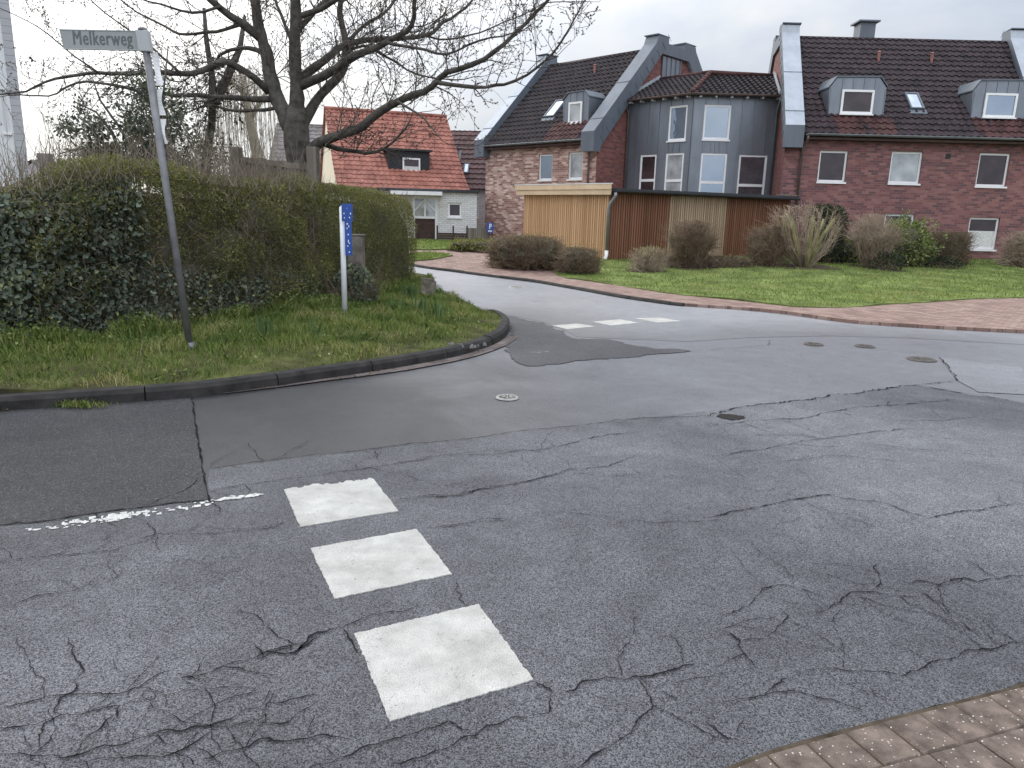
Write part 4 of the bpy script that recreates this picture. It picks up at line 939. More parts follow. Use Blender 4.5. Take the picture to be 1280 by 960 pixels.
mb = MB(); mb.fbox(FG, 2.0, 4.3, .003, .05, 0, .01); # lead flashing along the gable
mb = MB(); a, b = PBL(.0, 0, .05), PBL(.0, Lb, .05); mb.prism([a, b, b+Vector((0, 0, .13)), a+Vector((0, 0, .13))], FBL.u*.05); obj('flashing', mb, 'zinc_light', apt); mb = MB()
a, b = PBR(lbr-.07-.06, 0, .05), PBR(lbr+.42, Lb, .05); mb.prism([a, b, b+Vector((0, 0, .13)), a+Vector((0, 0, .13))], Vector((-.06, 0, 0))); obj('flashing', mb, 'zinc_light', apt)

# ================================================================== TIMBER SHED
KS = Vector((2.9, 23.75, 0)); US = Vector((.915, .404, 0)); zk = hz(2.9, 23.75)
FS = Fr(KS, US); FSL = Fr(KS+FV*3.7, -FV)
shed = thing('timber_shed', 'long low timber shed with pale slatted end and dark slatted front', 'shed', (5, 25.5, .2))
def slats(fr, u0, u1, z0, z1, mat, d=0, name='slat_wall', pitch=.085):
    mb = MB(); n = int((u1-u0)/pitch); mb.fbox(fr, u0, u1, d-.09, d-.03, z0, z1)
    for k in range(n):
        a = u0+(u1-u0)*k/n; w = (u1-u0)/n; e = random.uniform(-.003, .003)
        mb.fbox(fr, a+w*.0, a+w*.66, d-.03, d+e, z0+.02, z1)
    return obj(name, mb, mat, shed)
slats(FSL, .02, 3.69, zk+.06, 2.36, 'slat_tan', 0, 'end_wall')
slats(FS, .02, 2.28, zk+.06, 2.42, 'slat_dark'); slats(FS, 2.30, 4.60, zk+.06, 2.40, 'slat_light', .02); slats(FS, 4.62, 7.38, zk+.06, 2.40, 'slat_dark')
mb = MB(); z0 = zk+.05; p = [KS+FV*3.65, KS+US*7.38, KS+US*7.38+FV*3.4, KS+FV*3.65+US*.2]
mb.quad(*[q+Vector((0, 0, z)) for q, z in ((KS+US*7.38, z0), (KS+US*7.38+FV*3.6, z0), (KS+US*7.38+FV*3.6, 2.4), (KS+US*7.38, 2.4))]); mb.quad(*[q+Vector((0, 0, z)) for q, z in ((KS+FV*3.68, z0), (KS+US*7.38+FV*3.6, z0), (KS+US*7.38+FV*3.6, 2.4), (KS+FV*3.68, 2.4))]); obj('rear_wall', mb, 'slat_dark', shed)
mb = MB(); rp = [KS-US*.0+FS.n*.22-FV*.12, KS+US*7.55+FS.n*.22, KS+US*7.55+FV*3.9, KS+FV*3.95-US*.05]
mb.hexa([q+Vector((0, 0, 2.44)) for q in rp]+[q+Vector((0, 0, 2.535)) for q in rp]); obj('roof', mb, 'roof_felt', shed)
mb = MB(); mb.fbox(FSL, -.22, 3.86, .12, .16, 2.34, 2.54); mb.fbox(FSL, -.25, 3.88, .15, .19, 2.50, 2.66); obj('fascia', mb, 'fascia', shed, bevel=.004)
mb = MB(); mb.fbox(FSL, -.26, 3.89, .10, .20, 2.663, 2.69); obj('fascia_cap', mb, 'white_wood', shed)
mb = MB()
for k in range(11): q = FS(6.6+k*.085, .15+.05*(k % 2), 2.535); mb.box(q.x-.025, q.x+.025, q.y-.03, q.y+.03, 2.535, 2.57+.015*(k % 3))
obj('ridge_pebbles', mb, 'concrete', shed)
mb = MB(); n = 8
g0 = [FS(.0, .27+.06*math.cos(math.pi+math.pi*i/n), 2.47+.06*math.sin(math.pi+math.pi*i/n)) for i in range(n+1)]; g1 = [FS(7.5, .27+.06*math.cos(math.pi+math.pi*i/n), 2.45+.06*math.sin(math.pi+math.pi*i/n)) for i in range(n+1)]
mb.add(g0+g1, [(i, i+1, n+2+i, n+1+i) for i in range(n)]); obj('gutter', mb, 'roof_felt', shed)
mb = MB(); q = FS(.06, .27, 2.42); mb.tube([q, q+Vector((0, 0, -.12)), FS(-.02, .12, 2.08), FS(-.05, .08, 1.95), FS(-.05, .08, zk+.35)], .05, 10); obj('downpipe', mb, 'pipe', shed, True)
mb = MB(); mb.tube([FS(-.05, .08, zk+.36), FS(-.05, .08, zk+.2), FS(-.16, .18, zk+.09)], .058, 10); obj('pipe_foot', mb, 'white', shed, True)

# ================================================================== RED ROOFED HOUSE
ar = R(20); UR = Vector((math.cos(ar), math.sin(ar), 0)); NR = Vector((-UR.y, UR.x, 0)); OR = Vector((-2.6, 38, 0))
rh = thing('red_roofed_house', 'small white house with an orange tiled steep roof and black box dormer', 'house', (-6, 39, .4))
LH = 6.2; FH = Fr(OR-UR*LH, UR); wz = 4.1; zr = 6.75; ze = 2.85
mb = MB(); wall(mb, FH, 0, LH, .1, ze+.05); mb.quad(FH(LH, 0, .1), FH(LH, -8.2, .1), FH(LH, -8.2, ze), FH(LH, -wz, zr-.05), FH(LH, 0, ze)); mb.quad(FH(0, -8.2, .1), FH(LH, -8.2, .1), FH(LH, -8.2, ze), FH(0, -8.2, ze)); obj('wall', mb, 'render_white', rh)
mb = MB(); mb.quad(FH(0, 0, .1), FH(0, 0, ze), FH(0, -wz, zr-.05), FH(0, -8.2, ze), FH(0, -8.2, .1)); obj('gable_wall', mb, 'render_cream', rh)
def PRH(u, v, h):
    t = v/5.9; zz = ze-.15 + (zr-ze+.15)*t; flare = .22*max(0, 1-t*3.2)**2
    return FH(u, .35+flare - (wz+.35)*t + h*.69, zz + flare*.25 + h*.72)
tile_roof(rh, PRH, lambda v: -.12, lambda v: LH+.12, 5.9, 'tile_red', col=.26, row=.33, amp=.035, stepz=.035)
mb = MB(); mb.quad(FH(-.12, -wz, zr+.02), FH(LH+.12, -wz, zr+.02), FH(LH+.12, -8.6, ze-.2), FH(-.12, -8.6, ze-.2)); obj('roof', mb, 'tile_red', rh)
mb = MB(); mb.tube([FH(-.12, -wz, zr+.03), FH(LH+.12, -wz, zr+.03)], .11, 8); obj('ridge_tiles', mb, 'tile_red', rh, True)
mb = MB(); FD = Fr(FH.o - FH.n*.75, FH.u); pts = [on_plane(FD, 486, 221), on_plane(FD, 537, 222.5), on_plane(FD, 537, 190), on_plane(FD, 486, 187)]
du0, du1 = pts[0][0], pts[1][0]; dz0, dz1 = pts[0][1], pts[2][1]
mb.fbox(FD, du0, du1, -1.8, 0, dz0-.1, dz1); dm = obj('dormer', mb, 'black', rh)
mb = MB(); mb.fbox(FD, du0-.12, du1+.12, -1.9, .15, dz1, dz1+.09); obj('dormer_roof', mb, 'roof_felt', dm)
wu0, wz1_ = on_plane(FD, 503, 197); wu1, wz0_ = on_plane(FD, 525, 215.5)
F3 = Fr(FD.o+FD.n*.135, FD.u); mb = MB(); dorm_window(dm, F3, (wu0, wu1, wz0_, wz1_), 'glass')
mb = MB(); mb.fbox(F3, wu0+.08, wu1-.08, -.104, -.10, wz0_+.08, wz0_+(wz1_-wz0_)*.4); obj('curtain', mb, 'lace', dm)
mb = MB(); mb.tube([FH(0, .5, ze-.2), FH(LH, .5, ze-.2)], .06, 8); mb.tube([FH(LH, .45, ze-.2), FH(LH+.05, .1, ze-.45), FH(LH+.05, .06, .4)], .045, 8); obj('gutter', mb, 'pipe', rh, True)
# flat roofed porch and extension
FE = Fr(Vector((-1.75, 33.6, 0)) - Vector((math.cos(R(6)), math.sin(R(6)), 0))*4.2, (math.cos(R(6)), math.sin(R(6))))
w0 = rect(FE, 560, 577, 262, 253.5, 271.5)
du_l = on_plane(FE, 517, 270)[0]; du_r = on_plane(FE, 545.5, 270)[0]; dtop = on_plane(FE, 536, 246)[1]; zb_ = .25
door = (du_l, du_r, zb_, dtop)
mb = MB(); wall(mb, FE, 0, 4.2, .1, 2.58, [w0, door], .1); FE2 = Fr(FE(4.2, 0, 0), (-math.sin(R(20)), math.cos(R(20)))); wall(mb, FE2, 0, 4.0, .1, 2.58)
ext_o = obj('extension_wall', mb, 'brick_white', rh)
mb = MB(); mb.fbox(FE, -.15, 4.3, -4.2, .18, 2.585, 2.70); obj('extension_roof', mb, 'roof_felt', rh)
mb = MB(); u0 = on_plane(FE, 488, 240)[0]; mb.fbox(FE, du_l-.95, du_r+.25, .05, .75, 2.42, 2.575); obj('porch_beam', mb, 'white_wood', rh)
window(rh, FE, *w0, glass='glass', fw=.08)
mb = MB(); a, b, c, d = door; fw = .09
mb.fbox(FE, a-.05, a+.06, -.08, .03, c, d); mb.fbox(FE, b-.06, b+.05, -.08, .03, c, d); mb.fbox(FE, a+.06, b-.06, -.08, .03, d-.1, d+.04); zm = c+(d-c)*.58; mb.fbox(FE, a+.06, b-.06, -.08, .02, zm-.05, zm+.05)
um = (a+b)/2; mb.fbox(FE, um-.04, um+.04, -.08, .02, zm+.05, d-.1); mb.m = 0
for s, e in ((a+.06, um-.04), (um+.04, b-.06)):
    q = [(s, zm+.35 if s < um else d-.12), (e, d-.12 if s < um else zm+.35)]
    mb.prism([FE(q[0][0], .0, q[0][1]), FE(q[1][0], .0, q[1][1]), FE(q[1][0], .0, q[1][1]-.09), FE(q[0][0], .0, q[0][1]-.09)], FE.n*.02)
dr_ = obj('porch_door', mb, 'white_wood', rh); mb = MB(); mb.quad(FE(a, -.05, zm), FE(b, -.05, zm), FE(b, -.05, d), FE(a, -.05, d)); obj('pane', mb, 'glass_blind', dr_); mb = MB(); mb.quad(FE(a, -.052, c), FE(b, -.052, c), FE(b, -.052, zm), FE(a, -.052, zm)); obj('door_panel', mb, 'darkwood', dr_)
# house behind with maroon roof
h2 = thing('maroon_roofed_house', 'white house with a dark maroon roof half hidden behind the brick wing', 'house', (0, 42, .4))
F2h = Fr((-6, 40.3), (1, -.03)); 
mb = MB(); wd = rect(F2h, 592, 598.5, 260, 249, 272.5); wall(mb, F2h, 0, 10, .1, 3.1, [wd], .1); mb.quad(F2h(10, 0, .1), F2h(10, -8, .1), F2h(10, -8, 3.1), F2h(10, -4, 6.3), F2h(10, 0, 3.1)); mb.quad(F2h(0, -8, .1), F2h(0, 0, .1), F2h(0, 0, 3.1), F2h(0, -4, 6.3), F2h(0, -8, 3.1)); obj('wall', mb, 'brick_white', h2)
window(h2, F2h, *wd, glass='glass', fw=.09)
P2 = lambda u, v, h: F2h(u, .3 - v*.80 + h*.6, 2.95 + v*.63 + h*.78)
def row_roof(): return tile_roof(h2, P2, lambda v: -.1, lambda v: 10.1, 5.35, 'tile_maroon', col=.30, row=.44, amp=.03, stepz=.05)
row_roof(); mb = MB(); mb.quad(F2h(-.1, -4, 6.3), F2h(10.1, -4, 6.3), F2h(10.1, -8.3, 2.9), F2h(-.1, -8.3, 2.9)); obj('roof', mb, 'tile_maroon', h2)
def on_roof(PF, px, py):     # survey on the sloped plane
    o = PF(0, 0, 0); a = PF(1, 0, 0)-o; b = PF(0, 1, 0)-o; n = a.cross(b); r = ray(px, py); c = Vector((0, 0, CH)); t = (o-c).dot(n)/r.dot(n); q = c+r*t-o; return q.dot(a)/a.dot(a), q.dot(b)/b.dot(b)
ua, va = on_roof(P2, 574, 222); q = P2(ua, va, 0); mb = MB(); mb.tube([q, q+Vector((0, 0, 1.45))], .10, 10); mb.tube([q+Vector((0, 0, 1.45)), q+Vector((0, 0, 1.55))], .13, 10); obj('flue', mb, 'galv', h2, True)
ua, va = on_roof(P2, 579, 218); ub, vb = on_roof(P2, 587, 207); mb = MB(); 
mb.hexa([P2(ua, va, 0), P2(ub, va, 0), P2(ub, vb, 0), P2(ua, vb, 0), P2(ua, va, .13), P2(ub, va, .13), P2(ub, vb, .13), P2(ua, vb, .13)]); mb.m = 1; mb.quad(P2(ua+.06, va+.06, .135), P2(ub-.06, va+.06, .135), P2(ub-.06, vb-.06, .135), P2(ua+.06, vb-.06, .135)); obj('skylight', mb, ['zinc', 'glass_pale'], h2)
# low dark board fence before the extension
fn = thing('board_fence', 'low dark brown board fence in front of the white extension', 'fence', (-2.5, 32.9, .4))
FF = Fr((-3.25, 32.9), (1, .12)); zf_ = .38; ttop = on_plane(FF, 570, 291)[1]; ue = on_plane(FF, 603, 300)[0]
mb = MB(); nb = 5
for k in range(nb): mb.fbox(FF, on_plane(FF, 546, 300)[0], ue*.62, -.012+.004*(k % 2), .012, zf_+(ttop-zf_)*k/nb, zf_+(ttop-zf_)*(k+.9)/nb)
obj('board_panel', mb, 'darkwood', fn)
mb = MB(); k = 0; u = ue*.64
while u < ue+.25: mb.fbox(FF, u, u+.085, .0, .02, zf_, ttop+.22); u += .095
obj('gate_panel', mb, 'oldwood', fn)
for u in (on_plane(FF, 546, 300)[0]+.02, on_plane(FF, 566.5, 300)[0], ue*.62, ue+.28):
    mb = MB(); mb.fbox(FF, u-.035, u+.035, -.06, -.013, zf_-.1, ttop+.3); obj('post', mb, 'darkwood', fn)
# grey roofed house far behind the tree
h3 = thing('grey_roofed_house', 'distant house with a grey brown tiled roof and chimney behind the tree trunk', 'house', (-19, 56, .4))
F3h = Fr((at(334, 170, 57).x, 57), (1, .08)); mb = MB(); wall(mb, F3h, 0, 4.4, .1, 4.3); mb.quad(F3h(4.4, 0, .1), F3h(4.4, -8, .1), F3h(4.4, -8, 4.3), F3h(4.4, -4, 8.35), F3h(4.4, 0, 4.3)); mb.quad(F3h(0, 0, .1), F3h(0, 0, 4.3), F3h(0, -4, 8.35), F3h(0, -8, 4.3), F3h(0, -8, .1)); obj('wall', mb, 'render_cream', h3)
P3 = lambda u, v, h: F3h(u, .4 - v*.73 + h*.68, 4.0 + v*.70 + h*.72)
tile_roof(h3, P3, lambda v: -.2, lambda v: 4.6, 6.1, 'tile_grey', col=.5, row=.45, sub=4)
mb = MB(); mb.quad(F3h(-.2, -4, 8.35), F3h(4.6, -4, 8.35), F3h(4.6, -8.4, 4.), F3h(-.2, -8.4, 4.)); obj('roof', mb, 'tile_grey', h3)
mb = MB(); mb.fbox(F3h, 3.6, 4.35, -4.4, -3.6, 7.6, 9.0); obj('chimney', mb, 'redclay', h3)
# tall white house on the left edge
h4 = thing('white_house', 'tall white rendered house with grey corner siding cut off by the left edge', 'house', (-14, 19, .3))
c4_ = at(38, 230, 18.25); a4 = R(38); LW = 6.5; F4 = Fr((c4_.x-LW*math.cos(a4), 18.25-LW*math.sin(a4)), (math.cos(a4), math.sin(a4)))
zE = 9.5; wn = rect(F4, 2, 8.5, 130, 112, 165)
fu = on_plane(F4, 25, 230)[0]
mb = MB(); wall(mb, F4, 0, fu, .1, zE, [wn], .12); mb.quad(F4(0, -9, .1), F4(0, 0, .1), F4(0, 0, zE), F4(0, -9, zE)); mb.quad(F4(LW, -9, .1), F4(0, -9, .1), F4(0, -9, zE), F4(LW, -9, zE)); obj('wall', mb, 'render_white', h4)
window(h4, F4, *wn, glass='glass_blind', fw=.06)
mb = MB(); n = 60
for k in range(n): 
    z0 = .1+(zE-.1)*k/n; z1 = .1+(zE-.1)*(k+1)/n-.006
    mb.fbox(F4, fu, LW, -.03, .012+.004*(k % 2)*0, z0, z1)
for k in range(n):
    z0 = .1+(zE-.1)*k/n; z1 = .1+(zE-.1)*(k+1)/n-.006
    mb.quad(F4(LW, .012, z0), F4(LW, -9, z0), F4(LW, -9, z1), F4(LW, .012, z1))
obj('siding', mb, 'siding', h4)
mb = MB(); mb.hexa([F4(-.3, .2, zE), F4(LW+.05, .2, zE), F4(LW+.05, -9.2, zE), F4(-.3, -9.2, zE), F4(1.5, -2, zE+2.5), F4(LW-1.5, -2, zE+2.5), F4(LW-1.5, -7, zE+2.5), F4(1.5, -7, zE+2.5)]); obj('roof', mb, 'tile_red', h4)
# small far house beside it
h5 = thing('far_house', 'small distant grey house gable with chimney low on the left skyline', 'house', (-33, 52, .4))
F5 = Fr((-36, 52), (1, .1)); pk = on_plane(F5, 41, 203); rr5 = on_plane(F5, 74, 226); mb = MB()
mb.quad(F5(0, 0, .1), F5(rr5[0]-.3, 0, .1), F5(rr5[0]-.3, 0, rr5[1]), F5(pk[0], 0, pk[1]), F5(0, 0, pk[1]-2)); mb.quad(F5(rr5[0]-.3, 0, .1), F5(rr5[0]-.3, -7, .1), F5(rr5[0]-.3, -7, rr5[1]), F5(rr5[0]-.3, 0, rr5[1])); obj('wall', mb, 'siding', h5)
mb = MB(); mb.hexa([F5(pk[0], .15, pk[1]), F5(rr5[0], .15, rr5[1]-.15), F5(rr5[0], -7, rr5[1]-.15), F5(pk[0], -7, pk[1]), F5(pk[0], .15, pk[1]+.2), F5(rr5[0], .15, rr5[1]+.08), F5(rr5[0], -7, rr5[1]+.08), F5(pk[0], -7, pk[1]+.2)])
mb.quad(F5(pk[0], -7, pk[1]+.2), F5(pk[0], .15, pk[1]+.2), F5(-1, .15, pk[1]-2), F5(-1, -7, pk[1]-2)); obj('roof', mb, 'tile_grey', h5)
c0 = on_plane(F5, 49, 205); mb = MB(); mb.fbox(F5, c0[0]-.35, c0[0]+.35, -1.3, -.5, c0[1]-.6, c0[1]+.75); obj('chimney', mb, 'tile_grey', h5)
# white garden screen behind the ivy hedge
gs = thing('garden_screen', 'low white painted garden wall with a flat coping behind the ivy hedge', 'garden wall', (-9, 13, .2))
Fs = Fr((-13.5, 12.7), (1, .03)); z1 = on_plane(Fs, 40, 229)[1]; ur = on_plane(Fs, 92, 235)[0]
mb = MB(); mb.fbox(Fs, 0, ur, -.12, 0, .1, z1-.07); obj('wall', mb, 'brick_white', gs); mb = MB(); mb.fbox(Fs, -.05, ur+.05, -.17, .06, z1-.068, z1); obj('coping', mb, 'white_wood', gs)

# ================================================================== SIGNS, POSTS, STONES
def vz(p): return verge_z(p.x, p.y)
# street name sign on a leaning pole
b = G(240, 437, .2); b = Vector((b.x, b.y, vz(b)-.25)); Ys = b.y + .02; tp = at(182, 58, Ys)
ss = thing('street_sign', 'leaning grey street name sign reading Melkerweg on a steel pole', 'street sign', (b.x, b.y, b.z+.25))
mb = MB(); base = b + (tp-b)*.0; mb.tube([base, b.lerp(tp, .5), tp], [.036, .035, .034], 14); obj('pole', mb, 'galv', ss, True)
mb = MB(); mb.tube([b+Vector((0, 0, .24)), b+Vector((0, 0, .30))+(tp-b).normalized()*.02], [.055, .042], 12); obj('pole_collar', mb, 'galv', ss, True)
tl, tr, br_, bl = at(75, 38.5, Ys-.02), at(176, 40.5, Ys), at(177, 63, Ys), at(80, 60.5, Ys-.02)
u = (tr-tl).normalized(); up = (tl-bl); up = (up-u*up.dot(u)).normalized(); nn = u.cross(up); W = (tr-tl).length; Hh = abs((tr-br_).dot(up))
SP = lambda a, c, d: bl + u*a + up*c + nn*d
mb = MB(); sk = (tl-bl).dot(u); th = .012
mb.hexa([SP(0, 0, th), SP(W+.0, 0, th), SP(W, 0, -th), SP(0, 0, -th), SP(sk, Hh, th), SP(W, Hh, th), SP(W, Hh, -th), SP(sk, Hh, -th)]); plate = obj('name_plate', mb, 'sign_plate', ss, bevel=.003)
mb = MB(); mb.hexa([SP(sk, Hh, th+.004), SP(W, Hh, th+.004), SP(W, Hh, -th-.004), SP(sk, Hh, -th-.004), SP(sk, Hh+.008, th+.004), SP(W, Hh+.008, th+.004), SP(W, Hh+.008, -th-.004), SP(sk, Hh+.008, -th-.004)])
mb.hexa([SP(0, -.008, th+.004), SP(W, -.008, th+.004), SP(W, -.008, -th-.004), SP(0, -.008, -th-.004), SP(0, 0, th+.004), SP(W, 0, th+.004), SP(W, 0, -th-.004), SP(0, 0, -th-.004)])
mb.hexa([SP(W-.055, 0, th+.002), SP(W-.05, 0, th+.002), SP(W-.05, 0, th), SP(W-.055, 0, th), SP(W-.055, Hh, th+.002), SP(W-.05, Hh, th+.002), SP(W-.05, Hh, th), SP(W-.055, Hh, th)]); obj('rim', mb, 'sign_rim', plate)
mb = MB(); mb.hexa([SP(W-.04, -.02, .04), SP(W+.07, -.02, .04), SP(W+.07, -.02, -.04), SP(W-.04, -.02, -.04), SP(W-.055, Hh+.012, .04), SP(W+.055, Hh+.012, .04), SP(W+.055, Hh+.012, -.04), SP(W-.055, Hh+.012, -.04)]); obj('bracket', mb, 'sign_rim', ss, bevel=.008)
mb = MB(); q = SP(W, Hh+.012, 0); mb.tube([q, q+up*.02, q+up*.03], [.045, .04, .015], 12); obj('pole_cap', mb, 'galv', ss, True)
cu = bpy.data.curves.new('t', 'FONT'); cu.body = 'Melkerweg'; cu.size = 1; cu.extrude = .002; cu.offset = 0; cu.resolution_u = 4; cu.space_character = 1.12
to = bpy.data.objects.new('t', cu); COL.objects.link(to); dg = bpy.context.evaluated_depsgraph_get(); me = bpy.data.meshes.new_from_object(to.evaluated_get(dg)); bpy.data.objects.remove(to)
xs = [v.co.x for v in me.vertices]; ys = [v.co.y for v in me.vertices]; cap = .70; sx = (.655*W/.88*.98)/(max(xs)-min(xs)); sy = Hh*.80/cap; x0 = min(xs); o0 = world_loc(plate)
for v in me.vertices: v.co = SP(.10+(v.co.x-x0)*sx, Hh*.22+v.co.y*sy, th+.0015+v.co.z*.4) - o0
bm = bmesh.new(); bm.from_mesh(me); g_ = bmesh.ops.duplicate(bm, geom=bm.verts[:]+bm.edges[:]+bm.faces[:])
for v in [k for k in g_['geom'] if isinstance(k, bmesh.types.BMVert)]: v.co += u*.005+nn*.0006
bm.to_mesh(me); bm.free(); me.materials.append(MT['sign_text']); lo = bpy.data.objects.new('lettering', me); COL.objects.link(lo); lo.parent = plate
mb = MB()                                        # arrow mark / house number ticks at the right end
for a in (.735, .80): mb.hexa([SP(W*a, Hh*.3, th), SP(W*a+.008, Hh*.3, th), SP(W*a+.008, Hh*.3, th+.002), SP(W*a, Hh*.3, th+.002), SP(W*a-.005, Hh*.72, th), SP(W*a+.003, Hh*.72, th), SP(W*a+.003, Hh*.72, th+.002), SP(W*a-.005, Hh*.72, th+.002)])
# torn pale wrapping hanging down the right side of the pole
ax = (tp-b).normalized(); side = (u-ax*u.dot(ax)).normalized(); fr_n = side.cross(ax); mb = MB(); Lp = (tp-b).length; pts = []
for i in range(26):
    t = i/25; c = b + ax*(Lp*(.985-.265*t)); w0 = .03 + .012*math.sin(t*7); w1 = .045 - .025*t + .012*math.sin(t*19+1) + .022*math.sin(t*math.pi)
    e = .02*math.sin(t*11); pts += [c+side*w0-fr_n*(.02), c+side*(w0+w1)*1-fr_n*(.03+e)]
for i in range(25):
    if i in (9, 17): continue
    a, b_, c, d = pts[2*i], pts[2*i+1], pts[2*i+3], pts[2*i+2]; o = -fr_n*.004
    mb.hexa([a, b_, b_+o, a+o, d, c, c+o, d+o])
obj('torn_wrapping', mb, 'white', ss)
# white marker post with narrow blue plates
mp = G(431, 393, .2); mp = Vector((mp.x, mp.y, vz(mp)-.02)); tpz = at(430.5, 259, mp.y).z; bx0 = at(431, 392, mp.y).x; bx1 = at(430.5, 259, mp.y).x
ms = thing('marker_post', 'slim white post carrying narrow blue plates in front of the hedge', 'marker post', (mp.x, mp.y, mp.z))
mb = MB(); mb.tube([Vector((mp.x, mp.y, mp.z-.1)), Vector((mp.x, mp.y, tpz))], [.038, .036], 10); mb.tube([Vector((mp.x, mp.y, tpz)), Vector((mp.x, mp.y, tpz+.02))], [.036, .015], 10); obj('post', mb, 'whitepost', ms, True)
def bplate(x0, x1, y0, y1, marks):
    a, c = at(x0, y1, mp.y-.05), at(x1, y0, mp.y-.05); mb = MB(); mb.box(a.x, c.x, mp.y-.06, mp.y-.045, a.z, c.z); o = obj('blue_plate', mb, 'blue', ms, bevel=.002); mk = MB()
    for (fx, fz, w, h) in marks: w *= .62; h *= .62; X = a.x+(c.x-a.x)*fx; Z_ = a.z+(c.z-a.z)*fz; mk.box(X-w/2, X+w/2, mp.y-.0625, mp.y-.0603, Z_-h/2, Z_+h/2)
    obj('lettering', mk, 'white', o)
bplate(427.5, 440.5, 255, 276.5, [(.22, .45, .018, .03), (.82, .45, .02, .04), (.25, .2, .014, .03), (.72, .22, .022, .03), (.5, .75, .012, .012)])
bplate(431.8, 439.5, 277, 319, [(.4, .93, .03, .03), (.6, .86, .02, .04), (.35, .80, .02, .03), (.5, .62, .025, .03), (.5, .42, .02, .06), (.65, .36, .03, .02), (.4, .28, .02, .03), (.6, .1, .025, .03)])
# old concrete gate post
gp = at(447, 385, 12.0); gz = verge_z(gp.x, gp.y); gt = at(447, 295, 12.0).z
gpo = thing('gate_post', 'weathered concrete gate post half sunk in the hedge behind the blue plates', 'post', (gp.x, gp.y, gz))
mb = MB(); w = .125; mb.hexa([(gp.x-w, gp.y-w, gz-.2), (gp.x+w, gp.y-w, gz-.2), (gp.x+w, gp.y+w, gz-.2), (gp.x-w, gp.y+w, gz-.2), (gp.x-w*.95, gp.y-w, gt), (gp.x+w*.92, gp.y-w, gt), (gp.x+w*.92, gp.y+w, gt), (gp.x-w*.95, gp.y+w, gt)]); obj('shaft', mb, 'concrete', gpo, bevel=.015)
mb = MB(); mb.box(gp.x-w-.008, gp.x+w+.008, gp.y-w-.008, gp.y+w+.008, gt+.002, gt+.03); obj('cap', mb, 'concrete', gpo, bevel=.012)
# boundary stone
sp_ = G(535.5, 374, .12); zt_ = at(535, 347.5, sp_.y).z; w = .115; zb0 = vz(sp_)-.1
mb = MB(); mb.hexa([(sp_.x-w*1.2, sp_.y-w, zb0), (sp_.x+w*.9, sp_.y-w, zb0), (sp_.x+w*.9, sp_.y+w, zb0), (sp_.x-w*1.2, sp_.y+w, zb0), (sp_.x-w*1.05, sp_.y-w*.7, zt_), (sp_.x+w*.5, sp_.y-w*.7, zt_-.005), (sp_.x+w*1.1, sp_.y+w*.8, zt_-.05), (sp_.x-w*.9, sp_.y+w*.8, zt_+.01)])
o = obj('boundary_stone', mb, 'stone'); tag(o, 'squat rough brown stone standing on the grass at the end of the hedge', 'stone')
bm = bmesh.new(); bm.from_mesh(o.data); bmesh.ops.subdivide_edges(bm, edges=bm.edges[:], cuts=5, use_grid_fill=True)
for v in bm.verts: v.co += noise.noise_vector(v.co*9)*.022 + noise.noise_vector(v.co*25)*.008
bm.to_mesh(o.data); bm.free()
# parking sign by the brick wing
pp = at(617, 303, 33.0); pz = hz(pp.x, pp.y)+.05; pt = at(612.5, 279.5, 33.0)
ps = thing('parking_sign', 'small blue parking sign with white P on a dark leaning stake', 'parking sign', (pp.x, pp.y, pz))
mb = MB(); mb.tube([Vector((pp.x, pp.y, pz-.1)), Vector((pt.x+.03, pp.y, pt.z-.05))], .03, 8); obj('stake', mb, 'darkwood', ps)
a, c = at(608.6, 291, 32.93), at(616.8, 278.5, 32.93); mb = MB(); mb.box(a.x, c.x, 32.93, 32.95, a.z, c.z); bp_ = obj('sign_plate', mb, 'blue', ps)
mb = MB(); w_, h_ = c.x-a.x, c.z-a.z; R4 = lambda x0, x1, z0, z1: mb.box(a.x+w_*x0, a.x+w_*x1, 32.925, 32.9285, a.z+h_*z0, a.z+h_*z1)
R4(.36, .48, .38, .9); R4(.48, .68, .8, .9); R4(.48, .68, .58, .67); R4(.62, .74, .65, .83); R4(.2, .8, .12, .24); obj('lettering', mb, 'white', bp_)

